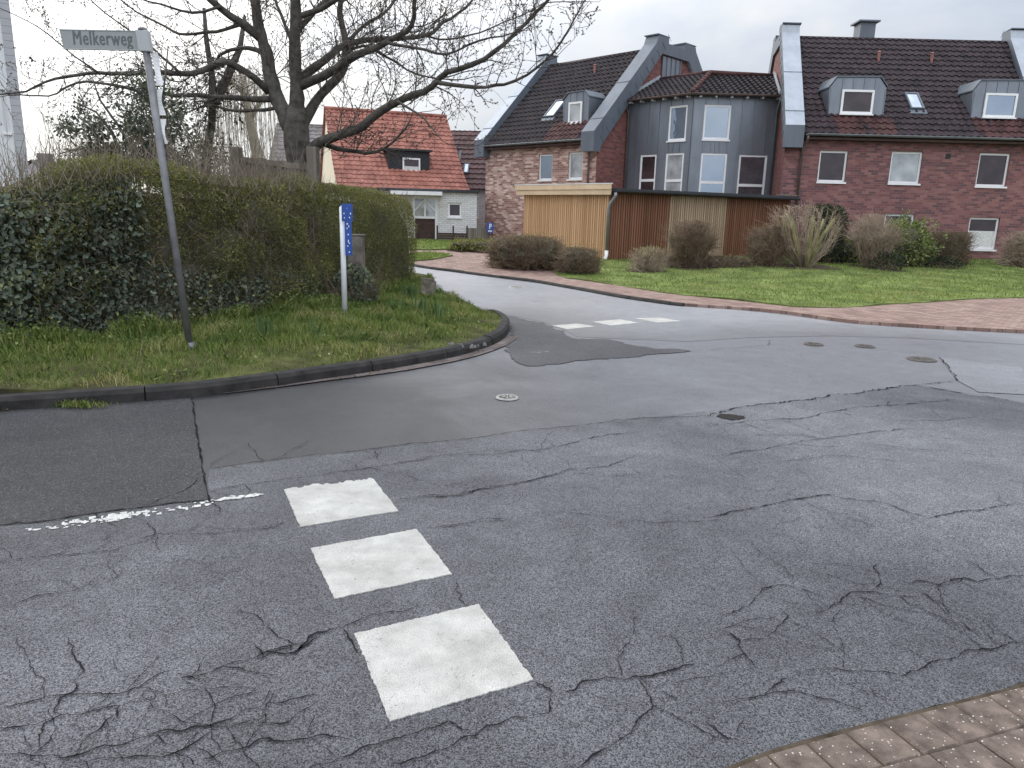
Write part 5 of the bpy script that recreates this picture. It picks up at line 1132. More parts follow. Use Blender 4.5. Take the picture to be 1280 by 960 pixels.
# ================================================================== VEGETATION
def polyline_eval(P):
    cum = [0]
    for a, b in zip(P, P[1:]): cum.append(cum[-1]+(b-a).length)
    cum = np.array(cum); X = np.array([[p.x, p.y] for p in P])
    def ev(s):
        s = np.asarray(s); x = np.interp(s, cum, X[:, 0]); y = np.interp(s, cum, X[:, 1]); e = .15
        dx = np.interp(np.minimum(s+e, cum[-1]), cum, X[:, 0]) - np.interp(np.maximum(s-e, 0), cum, X[:, 0]); dy = np.interp(np.minimum(s+e, cum[-1]), cum, X[:, 1]) - np.interp(np.maximum(s-e, 0), cum, X[:, 1])
        n = np.hypot(dx, dy); return x, y, dx/n, dy/n
    return cum[-1], ev
def hedge_points(P, width, hs, hv, n, round0=0, round1=.5, shell=.13, lump=.12, back=.25, top=.45):
    Ln, ev = polyline_eval(P); s = RNG.random(n)*Ln; x, y, dx, dy = ev(s); nx, ny = -dy, dx     # left normal: away from the road
    h = np.interp(s, hs, hv); e = np.ones(n)
    if round1: t = np.clip((s-(Ln-round1))/round1, 0, 1); e = np.sqrt(np.maximum(0, 1-t**2.5))
    if round0: t = np.clip((round0-s)/round0, 0, 1); e *= np.sqrt(np.maximum(0, 1-t**2.5))
    k = RNG.random(n); tot = 1+top+back; pf = k < 1/tot; pt = (k >= 1/tot) & (k < (1+top)/tot); r = RNG.random(n)
    # profile as a superellipse: angle from the front foot over the top
    d = np.where(pf, 0, np.where(pt, r, 1.0)); z = np.where(pf, r, np.where(pt, 1.0, r))
    sh = .30; corner = np.where(pf | ~pt, np.clip((z-(1-sh))/sh, 0, 1), 0)
    d = np.where(pf, d+corner**2*.16, np.where(pt, d, d-corner**2*.16)); z = np.where(pt, 1-np.clip((np.abs(d-.5)-.22)/.28, 0, 1)**2*.16, z)
    out_n = np.where(pf, -1, np.where(pt, 0, 1)); dep = np.abs(RNG.normal(size=n))*shell
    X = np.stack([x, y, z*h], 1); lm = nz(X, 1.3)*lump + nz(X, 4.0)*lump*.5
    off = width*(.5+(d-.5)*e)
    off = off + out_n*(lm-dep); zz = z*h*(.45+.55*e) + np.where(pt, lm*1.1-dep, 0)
    px, py = x+nx*off, y+ny*off; nrm = np.stack([nx*out_n, ny*out_n, np.where(pt, 1., .15)], 1)
    return np.stack([px, py, zz], 1), nrm, lm
def base_z(P): return np.array([verge_z(a, b) for a, b in P[:, :2]])
def hedge_core(P, width, hs, hv, parent, shrink=.15, round1=.5):
    Ln, ev = polyline_eval(P); mb = MB(); n = int(Ln/.3)+1; ring = []
    for i in range(n+1):
        s = Ln*i/n; x, y, dx, dy = [float(q) for q in ev(s)]; h = float(np.interp(s, hs, hv)); t = max(0, (s-(Ln-round1))/round1) if round1 else 0; e = math.sqrt(max(.02, 1-min(1, t*1.15)**2.5))
        r = []
        for (d, z) in ((.0, 0), (0, .4), (.03, .72), (.2, .95), (.8, .95), (.97, .72), (1, .4), (1, 0)):
            dd = shrink/width + d*(1-2*shrink/width); o = width*(.5+(dd-.5)*e) + .08*noise.noise(Vector((x*2+d, y*2, z*3)))
            r.append((x-dy*o, y+dx*o, verge_z(x, y)-.1+max(0, (h-.07))*z*(.5+.5*e)*1.0+.06*noise.noise(Vector((x*2, y*2, d*3)))))
        ring.append(r)
    k = 8
    for r in ring: mb.v += r
    for i in range(n):
        for j in range(k-1): mb.f.append((i*k+j, (i+1)*k+j, (i+1)*k+j+1, i*k+j+1)); mb.mi.append(0)
    mb.add(ring[0], [tuple(range(k))]); mb.add(ring[-1], [tuple(range(k))[::-1]])
    return obj('inner_branches', mb, 'core', parent)
def hedge_twigs(P, width, hs, hv, n, mat, parent, length=(.1, .35), r=.0035, up=.4, top_extra=0):
    pts, nr, _ = hedge_points(P, width, hs, hv, n, shell=.05); pts[:, 2] += base_z(pts); tw = Twigs()
    for p, q in zip(pts, nr):
        d = np.array(q)*.6 + RNG.normal(size=3)*.7 + np.array([0, 0, up]); d /= np.linalg.norm(d); l = RNG.uniform(*length)
        a = p - d*l*.5; m = p + RNG.normal(size=3)*l*.08; tw.add([a, m, p+d*l*.5], [r, r*.8, r*.35])
    if top_extra:
        Ln, ev = polyline_eval(P)
        for _ in range(top_extra):
            s = RNG.random()*Ln; x, y, dx, dy = [float(q) for q in ev(s)]; o = RNG.random()*width; h = float(np.interp(s, hs, hv)); z = verge_z(x, y)+h
            d = np.array([RNG.normal()*.28, RNG.normal()*.28, 1.]); l = RNG.uniform(.12, .55)*(1 if RNG.random() < .85 else 1.5); p = np.array([x-dy*o, y+dx*o, z-.12])
            tw.add([p, p+d*l*.5+RNG.normal(size=3)*.03, p+d*l+RNG.normal(size=3)*.05], [r*1.2, r, r*.4])
    return tw.build('twigs', mat, parent)
# ivy hedge on the left
HI = HEDGE[:5]; LI = polyline_eval(HI)[0]
hi_s, hi_v = [0, LI*.6, LI*.85, LI], [1.32, 1.34, 1.42, 1.74]
ih = thing('ivy_hedge', 'dark hedge smothered in grey green ivy at the left edge', 'hedge', (HI[3].x-.5, HI[3].y+.5, .2))
hedge_core(HI + [HEDGE[4].lerp(HEDGE[5], .3)], 1.3, hi_s, hi_v, ih, round1=0)
HI2 = [Vector((-9.5, 5.0, 0))] + HI[2:]; LI2 = polyline_eval(HI2)[0]; hs2 = [0, LI2]; hv2 = [1.72, 1.95]
p_, n_, lm = hedge_points(HI2, 1.3, [0, LI2*.7, LI2], [1.34, 1.42, 1.76], 34000, round1=0, lump=.16); p_[:, 2] += base_z(p_)
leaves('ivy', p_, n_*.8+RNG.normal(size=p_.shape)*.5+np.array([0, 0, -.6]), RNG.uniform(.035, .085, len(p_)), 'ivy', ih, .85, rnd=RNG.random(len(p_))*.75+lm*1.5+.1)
p_, n_, lm = hedge_points(HI2, 1.35, [0, LI2*.7, LI2], [1.38, 1.46, 1.82], 9000, round1=0, shell=.06, top=1.6); p_[:, 2] += base_z(p_)
leaves('foliage', p_, n_+RNG.normal(size=p_.shape)*.8, RNG.uniform(.02, .04, len(p_)), 'hedge', ih, .6)
hedge_twigs(HI2, 1.3, [0, LI2], [1.36, 1.72], 170, 'twig_hedge', ih, (.1, .4), .0035, .3, 110)
# long privet hedge
HPv = [HEDGE[4]] + HEDGE[5:7] + [Vector((-3.0, 12.0, 0))]; LP_ = polyline_eval(HPv)[0]; pv_s, pv_v = [0, LP_*.3, LP_*.6, LP_], [1.8, 1.78, 1.74, 1.82]
ph = thing('privet_hedge', 'tall overgrown olive green hedge with brown twigs behind the sign pole', 'hedge', (-3.6, 10, .2))
hedge_core([HEDGE[4].lerp(HEDGE[3], .4)] + HPv + [Vector((-2.97, 12.4, 0))], 1.3, pv_s, pv_v, ph, round1=0)
HPv2 = [HEDGE[4].lerp(HEDGE[3], .9)] + HPv; LP2 = polyline_eval(HPv2)[0]; v2s, v2v = [0, LP2*.12, LP2*.3, LP2*.7, LP2], [1.6, 1.78, 1.86, 1.78, 1.84]
p_, n_, lm = hedge_points(HPv2, 1.3, v2s, v2v, 74000, round1=0, lump=.3, shell=.13); 
keep = (RNG.random(len(p_)) < .55 + .45*np.clip(p_[:, 2]/1.2, 0, 1)) & (nz(p_, 2.2) > -.30); p_, n_, lm = p_[keep], n_[keep], lm[keep]
zrel = p_[:, 2].copy(); p_[:, 2] += base_z(p_)
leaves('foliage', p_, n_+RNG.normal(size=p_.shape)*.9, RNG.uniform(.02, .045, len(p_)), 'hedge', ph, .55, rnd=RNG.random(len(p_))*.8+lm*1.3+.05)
p_, n_, lm = hedge_points(HPv2, 1.35, v2s, [v+.04 for v in v2v], 20000, round1=0, shell=.09, top=1.9, lump=.28); kk = RNG.random(len(p_)) < np.clip((p_[:, 2]-.5)/1.1, .16, 1); p_, n_ = p_[kk], n_[kk]; p_[:, 2] += base_z(p_)
leaves('young_leaves', p_, n_*.5+RNG.normal(size=p_.shape)+np.array([0, 0, .5]), RNG.uniform(.02, .042, len(p_)), 'hedge_top', ph, .55)
p_, n_, lm = hedge_points(HPv2, 1.28, [0, LP2*.35, LP2*.6, LP2], [1.1, .8, .6, .5], 5200, round1=0, top=.02, shell=.08); kk = nz(p_, 1.1) > -.25; p_, n_ = p_[kk], n_[kk]; p_[:, 2] += base_z(p_)
leaves('ivy', p_, n_*.8+RNG.normal(size=p_.shape)*.5+np.array([0, 0, -.6]), RNG.uniform(.03, .07, len(p_)), 'ivy', ph, .85)
hedge_twigs(HPv2, 1.34, v2s, v2v, 3000, 'twig_hedge', ph, (.1, .38), .0036, .6, 900)
# denser end of the hedge behind the gate post
HE = [Vector((-3.0, 12.05, 0)), Vector((-2.82, 13.4, 0)), Vector((-2.58, 14.8, 0)), Vector((-2.3, 16.2, 0)), Vector((-2.15, 17.1, 0))]; LE = polyline_eval(HE)[0]; es, ev_ = [0, LE*.5, LE*.85, LE], [1.86, 1.86, 1.8, 1.65]
eh = thing('clipped_hedge', 'clipped dense dark green hedge end between the gate post and the side road', 'hedge', (-3.4, 14.2, .2))
hedge_core(HE, 1.35, es, ev_, eh, round1=.6)
p_, n_, lm = hedge_points(HE, 1.35, es, ev_, 42000, round1=.7, lump=.12, shell=.08); p_[:, 2] += base_z(p_)
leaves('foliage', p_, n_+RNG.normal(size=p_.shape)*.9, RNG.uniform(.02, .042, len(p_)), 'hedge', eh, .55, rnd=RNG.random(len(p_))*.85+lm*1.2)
p_, n_, lm = hedge_points(HE, 1.38, es, ev_, 7000, round1=.7, lump=.14, shell=.05, top=1.2); p_[:, 2] += base_z(p_)
leaves('young_leaves', p_, n_*.5+RNG.normal(size=p_.shape), RNG.uniform(.018, .035, len(p_)), 'hedge_top', eh, .55)
hedge_twigs(HE, 1.35, es, ev_, 900, 'twig_hedge', eh, (.1, .3), .004, .4, 60)
# ivy clump round the gate post foot
iv = thing('ivy_clump', 'dark low clump of ivy at the foot of the concrete gate post', 'ivy', (gp.x, gp.y-.3, gz))
q = RNG.normal(size=(2600, 3)); q /= np.linalg.norm(q, axis=1, keepdims=True); q[:, 2] = np.abs(q[:, 2]); nrm = q.copy(); q = q*np.array([.36, .34, .62])*(1-.35*RNG.random((2600, 1))**2)+np.array([gp.x-.02, gp.y-.16, gz-.03]); q[:, 2] = np.minimum(q[:, 2], gz+.55+.2*RNG.random(2600))
leaves('foliage', q, nrm+RNG.normal(size=q.shape)*.6, RNG.uniform(.03, .065, len(q)), 'ivy', iv, .8)
tw = Twigs()
for _ in range(140):
    a = RNG.random()*6.283; p = np.array([gp.x+math.cos(a)*.25, gp.y-.2+math.sin(a)*.2, gz]); d = np.array([math.cos(a)*.4, math.sin(a)*.4-.2, RNG.uniform(.4, 1.2)]); l = RNG.uniform(.3, .7); tw.add([p, p+d*l*.6, p+d*l+RNG.normal(size=3)*.08], [.004, .003, .0015])
tw.build('stems', 'twig_brown', iv)

# ---- grass
def near_verge_poly(): return [(p.x, p.y) for p in offset(KL, .15) if p.x > -11] + [(p.x, p.y) for p in edge_back[:7]] + [(h.x, h.y) for h in offset(HEDGE, -.0)[::-1] if h.x > -11]
vp = near_verge_poly()
P = scatter(vp, 260000); d = np.array([min(1.5, seg_dist(Vector((a, b, 0)), KI[-60:])) for a, b in P]) if len(P) < 90000 else None
P = P[:100000]; d = np.array([seg_dist(Vector((a, b, 0)), KI) for a, b in P]); clump = nz(P, 1.6); bare = nz(P, 2.7); keep = (d > .02) & (np.hypot(P[:, 0]-sp_.x-.05, P[:, 1]-sp_.y+.22) > .34) & (RNG.random(len(P)) < np.clip(.75+d*.6+clump*.6+bare*.9, .05, 1)); P, d, clump, bare = P[keep], d[keep], clump[keep], bare[keep]
Z_ = np.array([verge_z(a, b) for a, b in P])-.01; h = .03 + .045*np.clip(d, 0, 1.2) + .09*np.clip(clump, 0, 1)+.05*np.clip(bare, 0, 1); h = h*RNG.uniform(.5, 1.4, len(P))
g = blades('verge_grass', np.column_stack([P, Z_]), h, .0075, 'blade', None, .7, rnd=RNG.random(len(P))*.75+clump*.5-bare*.35+.12); g['kind'] = 'stuff'
hl_ = offset(HEDGE, -.16); tuft = []
for _ in range(9000):
    k = random.randrange(2, len(hl_)-2); p = hl_[k].lerp(hl_[k+1], random.random()) + Vector((random.gauss(0, .16), random.gauss(0, .16), 0)); c_ = noise.noise(Vector((p.x*1.4, p.y*1.4, 8)))
    if c_ > -.05: tuft.append((p.x, p.y, verge_z(p.x, p.y)+abs(random.gauss(0, .5))*(.12+.35*c_), c_))
tuft = np.array(tuft); g = leaves('hedge_foot_weeds', tuft[:, :3], RNG.normal(size=(len(tuft), 3))*np.array([1, 1, .5])+np.array([0, 0, .6]), RNG.uniform(.025, .06, len(tuft)), 'blade', None, .5, rnd=RNG.random(len(tuft))*.5+.25); g['kind'] = 'stuff'
k_ = len(tuft); g = blades('hedge_foot_grass', tuft[:, :3]*np.array([1, 1, 0])+np.array([[0, 0, verge_z(a[0], a[1])-.01] for a in tuft]), RNG.uniform(.10, .26, k_), .008, 'blade', None, .6); g['kind'] = 'stuff'
# broad weeds in the verge
P = scatter(vp, 26000); d = np.array([seg_dist(Vector((a, b, 0)), KI) for a, b in P]); kk = (nz(P, 1.1) > .05) & (d > .12); P = P[kk]; Z_ = np.array([verge_z(a, b) for a, b in P])
w_ = leaves('verge_weeds', np.column_stack([P, Z_+RNG.random(len(P))*.06]), RNG.normal(size=(len(P), 3))*np.array([1, 1, .4])+np.array([0, 0, .5]), RNG.uniform(.02, .05, len(P)), 'blade', None, .65); w_['kind'] = 'stuff'
P = np.concatenate([scatter([(p.x, p.y) for p in grass2], 9000), scatter([(p.x, p.y) for p in g3], 2500)]); Z_ = np.array([hz(a, b) for a, b in P])+.10
g = blades('far_grass', np.column_stack([P, Z_]), RNG.uniform(.03, .08, len(P)), .025, 'blade_lawn', None, .8); g['kind'] = 'stuff'
# dead leaves and crumbs along the kerb foot
P = []; 
for _ in range(700):
    i = RNG.integers(0, len(KL)); p = KL[i]
    if p.x < -9 or noise.noise(Vector((p.x*1.3, p.y*1.3, 0))) < -.1: continue
    t = (KL[min(i+1, len(KL)-1)]-KL[max(i-1, 0)]).normalized(); P.append([p.x+t.y*abs(RNG.normal())*.05+t.x*RNG.random()*.12, p.y-t.x*abs(RNG.normal())*.05+t.y*RNG.random()*.12, .015+RNG.random()*.012])
P = np.array(P); g = leaves('leaf_litter', P, RNG.normal(size=P.shape)*np.array([1, 1, .15]), RNG.uniform(.012, .04, len(P)), 'debris', None, .7); g['kind'] = 'stuff'
q = G(100, 506, .03); P = np.array([[q.x+RNG.normal()*.10, q.y+RNG.normal()*.025, .015] for _ in range(260)])
g = blades('kerb_weed', P, RNG.uniform(.03, .08, len(P)), .007, 'blade', None, .9); tag(g, 'small green weed growing at the foot of the kerb on the left', 'weed')
# pale chips of stone on the verge corner
mb = MB(); q = G(584, 425, .16)
for k in range(14):
    c = q+Vector((random.gauss(0, .12), random.gauss(0, .06), .0)); r = random.uniform(.012, .035); z = verge_z(c.x, c.y)
    mb.hexa([(c.x-r, c.y-r*.8, z-.02), (c.x+r, c.y-r*.6, z-.02), (c.x+r*.8, c.y+r, z-.02), (c.x-r*.9, c.y+r*.7, z-.02), (c.x-r*.7, c.y-r*.5, z+r*.5), (c.x+r*.6, c.y-r*.5, z+r*.6), (c.x+r*.5, c.y+r*.6, z+r*.45), (c.x-r*.6, c.y+r*.5, z+r*.5)])
o = obj('stone_chips', mb, 'kerb_pale'); o['kind'] = 'stuff'
# daffodil leaf clumps
for (px, py, lab, n) in [(512, 373, 'grey green clump of daffodil leaves left of the boundary stone', 60), (547, 396, 'upright clump of daffodil leaves in the grass, closest to the corner', 46), (528, 392, 'clump of daffodil leaves in the grass between two others on the verge', 40), (497, 392, 'thin clump of daffodil leaves in the grass nearest the gate post', 30), (332, 420, 'loose clump of daffodil leaves in the grass right of the sign pole', 34), (392, 425, 'small clump of daffodil leaves between the sign pole and the marker post', 20)]:
    c = G(px, py, .2); P = np.array([[c.x+RNG.normal()*.07, c.y+RNG.normal()*.05, verge_z(c.x, c.y)-.01] for _ in range(n)])
    o = blades('daffodil_clump', P, RNG.uniform(.2, .34, n), .016, 'daff', None, .25); tag(o, lab, 'daffodils', 'daffodil clumps on the verge')

# ---- shrubs
BEDS = []
def twig_shrub(name, label, cat, cx, cy, rx, ry, h, n, mat, base=.35, flat=.15, r=.006, subs=4, leaf=None, nleaf=0, lsize=(.04, .07), core=0, stems=0, stem_mat=None, stem_r=.03, zmin=.0, spread=1, group=None, lzmin=.0, rag=.1):
    z0 = hz(cx, cy)+.1; t = thing(name, label, cat, (cx, cy, z0), group); tw = Twigs(); BEDS.append((cx, cy, rx, ry))
    def hull():
        a = RNG.random()*6.283; v = RNG.random()
        if v < .45: rr, zz = 1.0, RNG.uniform(zmin, 1-flat)
        else: rr = math.sqrt(RNG.random()); zz = 1-flat*rr**4
        e = 1+rag*noise.noise(Vector((math.cos(a)*1.7+cx, math.sin(a)*1.7+cy, zz*2.5)))*2
        return np.array([cx+math.cos(a)*rx*rr*e, cy+math.sin(a)*ry*rr*e, z0+h*zz*e])
    ends = []
    for i in range(n):
        q = hull(); b_ = np.array([cx+(q[0]-cx)*base*RNG.random(), cy+(q[1]-cy)*base*RNG.random(), z0-.03]); 
        m = b_*.5+q*.5; m[2] = b_[2]+(q[2]-b_[2])*.42; m[:2] = b_[:2]*.42+q[:2]*.58; m += RNG.normal(size=3)*.05
        tw.add([b_, (b_+m)/2+RNG.normal(size=3)*.03, m, (m+q)/2+RNG.normal(size=3)*.04, q], [r*1.6, r*1.35, r*1.1, r*.8, r*.4]); ends.append(q)
        for k in range(subs):
            f = RNG.uniform(.45, .95); p = m+(q-m)*f if f > .5 else m; d = (q-m)/max(1e-3, np.linalg.norm(q-m))*.6+RNG.normal(size=3)*.6; l = RNG.uniform(.1, .32)*min(1.3, h)
            e = p+d*l; e[2] = min(e[2], z0+h*1.03); tw.add([p, (p+e)/2+RNG.normal(size=3)*.02, e], [r*.7, r*.55, r*.3]); ends.append(e)
    if n: tw.build('twigs', mat, t)
    if stems:
        sm = MB()
        for k in range(stems):
            a = 6.283*k/stems+RNG.random(); q = np.array([cx+math.cos(a)*rx*.75*spread, cy+math.sin(a)*ry*.75*spread, z0+h*RNG.uniform(.72, .9)]); b_ = np.array([cx+math.cos(a)*.1, cy+math.sin(a)*.1, z0-.05]); m = b_*.6+q*.4+RNG.normal(size=3)*.05
            sm.tube([b_, m, (m+q)/2+RNG.normal(size=3)*.04, q], [stem_r*1.3, stem_r, stem_r*.8, stem_r*.55], 7)
        obj('stems', sm, stem_mat or mat, t, True)
    if core:
        bm = bmesh.new(); bmesh.ops.create_icosphere(bm, subdivisions=3, radius=1)
        for v in bm.verts:
            d = v.co.copy(); k = max(abs(d.x), abs(d.y), abs(d.z)); d = d.lerp(d/k, .45); e = core*(1+.14*noise.noise(d*2+Vector((cx, cy, 0))))
            v.co = Vector((d.x*rx*e, d.y*ry*e, h*.5+d.z*h*.52*e))
        me = bpy.data.meshes.new('inner_branches'); bm.to_mesh(me); bm.free(); me.materials.append(MT['core']); o = bpy.data.objects.new('inner_branches', me); COL.objects.link(o); o.parent = t
    if leaf:
        P = []; D = []
        for _ in range(nleaf):
            if ends and RNG.random() < .4: q = ends[RNG.integers(len(ends))]+RNG.normal(size=3)*.05
            else:
                q = hull(); q = np.array([cx, cy, z0+h*.5])+(q-np.array([cx, cy, z0+h*.5]))*(1-.25*abs(RNG.normal()))
            if q[2] < z0+h*lzmin: continue
            P.append(q); D.append(q-np.array([cx, cy, z0+h*.4]))
        P = np.array(P); D = unit(np.array(D)); leaves('foliage', P, D+RNG.normal(size=P.shape)*.7, RNG.uniform(*lsize, len(P)), leaf, t, .45)
    return t
def spot(xl, xr, yb, yt, dy=0, dz=.1):
    c = G((xl+xr)/2, yb, dz); Y = c.y+dy; a, b_ = at(xl, yb, Y), at(xr, yb, Y); h = at((xl+xr)/2, yt, Y).z - hz(c.x, Y)-dz; return (a.x+b_.x)/2, Y, (b_.x-a.x)/2, h
x, y, r_, h = spot(613, 703, 337, 297, .5); twig_shrub('clipped_bush', 'widest brown clipped bush at the footpath in front of the pale shed end', 'bush', x, y+.3, r_, .8, h, 1300, 'twig_dark', .6, .25, .007, 4, 'brownleaf', 5200, (.03, .06), .86, rag=.07)
x, y, r_, h = spot(697, 748, 342, 311, .3); twig_shrub('clipped_bush', 'small round brown clipped bush beside the white pipe foot', 'bush', x, y+.2, r_, .55, h, 800, 'twig_dark', .6, .4, .006, 4, 'brownleaf', 2600, (.03, .05), .84, rag=.07)
x, y, r_, h = spot(786, 834, 340, 311, .3); twig_shrub('wispy_shrub', 'pale wispy shrub with green tips against the dark shed front', 'shrub', x, y+.1, r_*.95, .4, h, 260, 'twig_pale', .5, .3, .006, 3, 'hedge_top', 500, (.04, .07), 0, lzmin=.6, rag=.2)
x, y, r_, h = spot(836, 892, 337, 279, .4); twig_shrub('pruned_shrub', 'tall dark twiggy shrub in front of the pale shed panel', 'shrub', x, y+.1, r_*.9, .5, h, 300, 'twig_dark', .25, .35, .007, 7, stems=6, stem_mat='twig_brown', stem_r=.03, zmin=.55, rag=.2)
x, y, r_, h = spot(832, 946, 337.5, 321, .3); twig_shrub('low_shrub', 'low brown row of clipped shrubs along the foot of the shed', 'shrub', x, y+.3, r_, .35, h, 900, 'twig_brown', .9, .3, .006, 3, 'brownleaf', 900, (.03, .06), .6)
x, y, r_, h = spot(938, 984, 335, 286, .2); twig_shrub('brown_shrub', 'upright brown twiggy bush at the right end of the shed', 'shrub', x, y+.2, r_, .6, h, 420, 'twig_dark', .5, .4, .007, 5, 'brownleaf', 700, (.03, .06), rag=.2)
x, y, r_, h = spot(963, 1046, 333, 259, -.6); twig_shrub('pollarded_shrub', 'large pale pruned shrub with thick mossy stems fanning out', 'shrub', x, y, r_, .75, h, 95, 'twig_pale', .12, .10, .008, 7, stems=10, stem_mat='twig_green', stem_r=.055, zmin=.6, rag=.12)
x, y, r_, h = spot(1006, 1050, 331, 262, .9); twig_shrub('dark_evergreen', 'dark evergreen column behind the pollarded shrub', 'shrub', x, y, r_, .6, h, 60, 'twig_dark', .8, .2, .006, 2, 'conifer', 9000, (.05, .09), .82)
x, y, r_, h = spot(1040, 1076, 331, 299, 1.2); twig_shrub('green_shrub', 'small green shrub beside the tall pale stems', 'shrub', x, y, r_, .5, h, 60, 'twig_brown', .6, .5, .006, 2, 'rhodo', 1500, (.06, .11), .75, rag=.15)
x, y, r_, h = spot(1064, 1116, 334, 269, -.1); twig_shrub('pale_shrub', 'tall pale brown shrub with bare stems and a fuzzy top', 'shrub', x, y, r_, .6, h, 210, 'twig_pale', .3, .35, .007, 8, stems=8, stem_mat='twig_pale', stem_r=.03, zmin=.6, spread=.6, rag=.15)
x, y, r_, h = spot(1098, 1152, 333, 279, .7); twig_shrub('rhododendron', 'bright green leafy rhododendron below the window', 'shrub', x, y, r_, .7, h, 120, 'twig_brown', .6, .5, .007, 2, 'rhodo', 6500, (.07, .13), .78, rag=.2)
x, y, r_, h = spot(1144, 1212, 331, 291, .5); twig_shrub('brown_box_bush', 'flat topped dark brown clipped bush left of the lace curtain window', 'bush', x, y+.3, r_, .7, h, 1100, 'twig_dark', .7, .12, .007, 5, 'brownleaf', 2500, (.03, .05), .86, rag=.06)
x, y, r_, h = spot(1150, 1200, 334, 322, .1); twig_shrub('ground_shrub', 'low dark green leafy plant under the flat topped bush', 'shrub', x, y, r_, .35, h, 30, 'twig_brown', .8, .5, .005, 1, 'conifer', 900, (.05, .09))
x, y, r_, h = spot(1256, 1312, 332, 290, .1); twig_shrub('pale_shrub', 'pale dry shrub cut off by the right edge of the photo', 'shrub', x, y, r_, .7, h, 420, 'twig_pale', .4, .4, .008, 6, rag=.15)
x, y, r_, h = spot(1090, 1128, 336, 318, -.5); twig_shrub('ground_shrub', 'low ivy like plant at the foot of the tall pale stems', 'shrub', x, y, r_, .35, h, 30, 'twig_brown', .8, .5, .005, 1, 'conifer', 800, (.05, .09))
x, y, r_, h = spot(563, 592, 311.5, 300.5, 0); twig_shrub('low_green_bush', 'left of two low green bushes in front of the board fence', 'bush', x, y, r_, .5, h, 60, 'twig_brown', .8, .4, .006, 2, 'hedge_top', 1500, (.05, .08), .8, group='low bushes before the white house')
x, y, r_, h = spot(588, 619, 312, 300, -.2); twig_shrub('low_green_bush', 'right of two low green bushes, next to the parking sign', 'bush', x, y, r_, .5, h, 60, 'twig_brown', .8, .4, .006, 2, 'hedge', 1700, (.05, .08), .8, group='low bushes before the white house')

for (bx, by, brx, bry) in BEDS[2:]: sheet('soil', [(bx+math.cos(k*.3142)*(brx*.95+.12)*(1+.15*math.sin(k*2.1+bx)), by+math.sin(k*.3142)*(bry*.95+.12)*(1+.15*math.sin(k*1.7+by))) for k in range(20)], .079, 'soil', .5, zf=lambda x, y: lawn_z(x, y))
P = scatter(lawn_poly, 90000); P = P[(P[:, 0] < 19)][:64000]; 
for (bx, by, brx, bry) in BEDS: P = P[((P[:, 0]-bx)/(brx*.85+.05))**2+((P[:, 1]-by)/(bry*.85+.05))**2 > 1+.5*nz(P, 3.0)]
cl = nz(P, .8); Z_ = np.array([lawn_z(a, b) for a, b in P])+.07
g = blades('lawn_grass', np.column_stack([P, Z_]), RNG.uniform(.03, .085, len(P))*(1+.6*np.clip(cl, 0, 1)), .016, 'blade_lawn', None, .8, rnd=RNG.random(len(P))*.7+cl*.5+.15); g['kind'] = 'stuff'

# ---- board fence behind the hedge
bf = thing('wooden_fence', 'weathered grey wooden garden fence rising behind the hedge below the cherry trunk', 'fence', (-4.2, 12.6, .2))
a0, a1 = at(303, 196, 12.9), at(386, 206, 12.7); Ff = Fr((a0.x, a0.y), (a1.x-a0.x, a1.y-a0.y)); Lf = (Vector((a1.x, a1.y))-Vector((a0.x, a0.y))).length
mb = MB(); n = int(Lf/.145)
for k in range(n): 
    t0, t1 = k/n, (k+.96)/n; e = random.uniform(-.02, .02); z0_, z1_ = a0.z+(a1.z-a0.z)*t0+e, a0.z+(a1.z-a0.z)*t1+e
    mb.hexa([Ff(Lf*t0, .02, .1), Ff(Lf*t1, .02, .1), Ff(Lf*t1, 0, .1), Ff(Lf*t0, 0, .1), Ff(Lf*t0, .02, z0_), Ff(Lf*t1, .02, z1_), Ff(Lf*t1, 0, z1_), Ff(Lf*t0, 0, z0_)])
obj('board_panel', mb, 'oldwood', bf); mb = MB(); mb.hexa([Ff(0, .06, a0.z-.09), Ff(Lf, .06, a1.z-.09), Ff(Lf, .022, a1.z-.09), Ff(0, .022, a0.z-.09), Ff(0, .06, a0.z+.0), Ff(Lf, .06, a1.z+.0), Ff(Lf, .022, a1.z+.0), Ff(0, .022, a0.z+.0)]); obj('rail', mb, 'oldwood', bf)
for u_, zt2 in ((-.10, at(300, 184, 12.9).z), (Lf+.09, at(388, 184, 12.7).z)):
    mb = MB(); mb.fbox(Ff, u_-.085, u_+.085, -.06, .10, .1, zt2); obj('post', mb, 'oldwood', bf, bevel=.01)

# ---- cherry tree
YT = 13.6
ct = thing('cherry_tree', 'big bare budding cherry tree spreading over the hedge', 'tree', (at(374, 205, YT).x, YT, .2))
def limb(pxs, y0, y1, r0, r1, mb, n=9):
    k = len(pxs); P = [at(px, py, y0+(y1-y0)*i/(k-1)) for i, (px, py) in enumerate(pxs)]; Q = smooth_line(P, .16) if False else []
    for i in range(k-1):
        p0, p1, p2, p3 = P[max(i-1, 0)], P[i], P[i+1], P[min(i+2, k-1)]; m = max(2, int((p2-p1).length/.15))
        for j in range(m):
            t = j/m; Q.append(.5*((2*p1)+(-p0+p2)*t+(2*p0-5*p1+4*p2-p3)*t*t+(-p0+3*p1-3*p2+p3)*t**3))
    Q.append(P[-1]); N_ = len(Q); rr = []
    for i in range(N_):
        t = i/(N_-1); Q[i] = Q[i] + noise.noise_vector(Q[i]*1.7)*.05*min(1, t*4) + noise.noise_vector(Q[i]*5.0)*.022*min(1, t*4); rr.append((r0+(r1-r0)*t**.85)*(1+.16*noise.noise(Q[i]*5)+.10*noise.noise(Q[i]*13)))
    mb.tube(Q, rr, n); return Q, rr
tk = MB(); limbs = []
trunk_px = [(376, 245), (375, 205), (371, 180), (370, 150)]
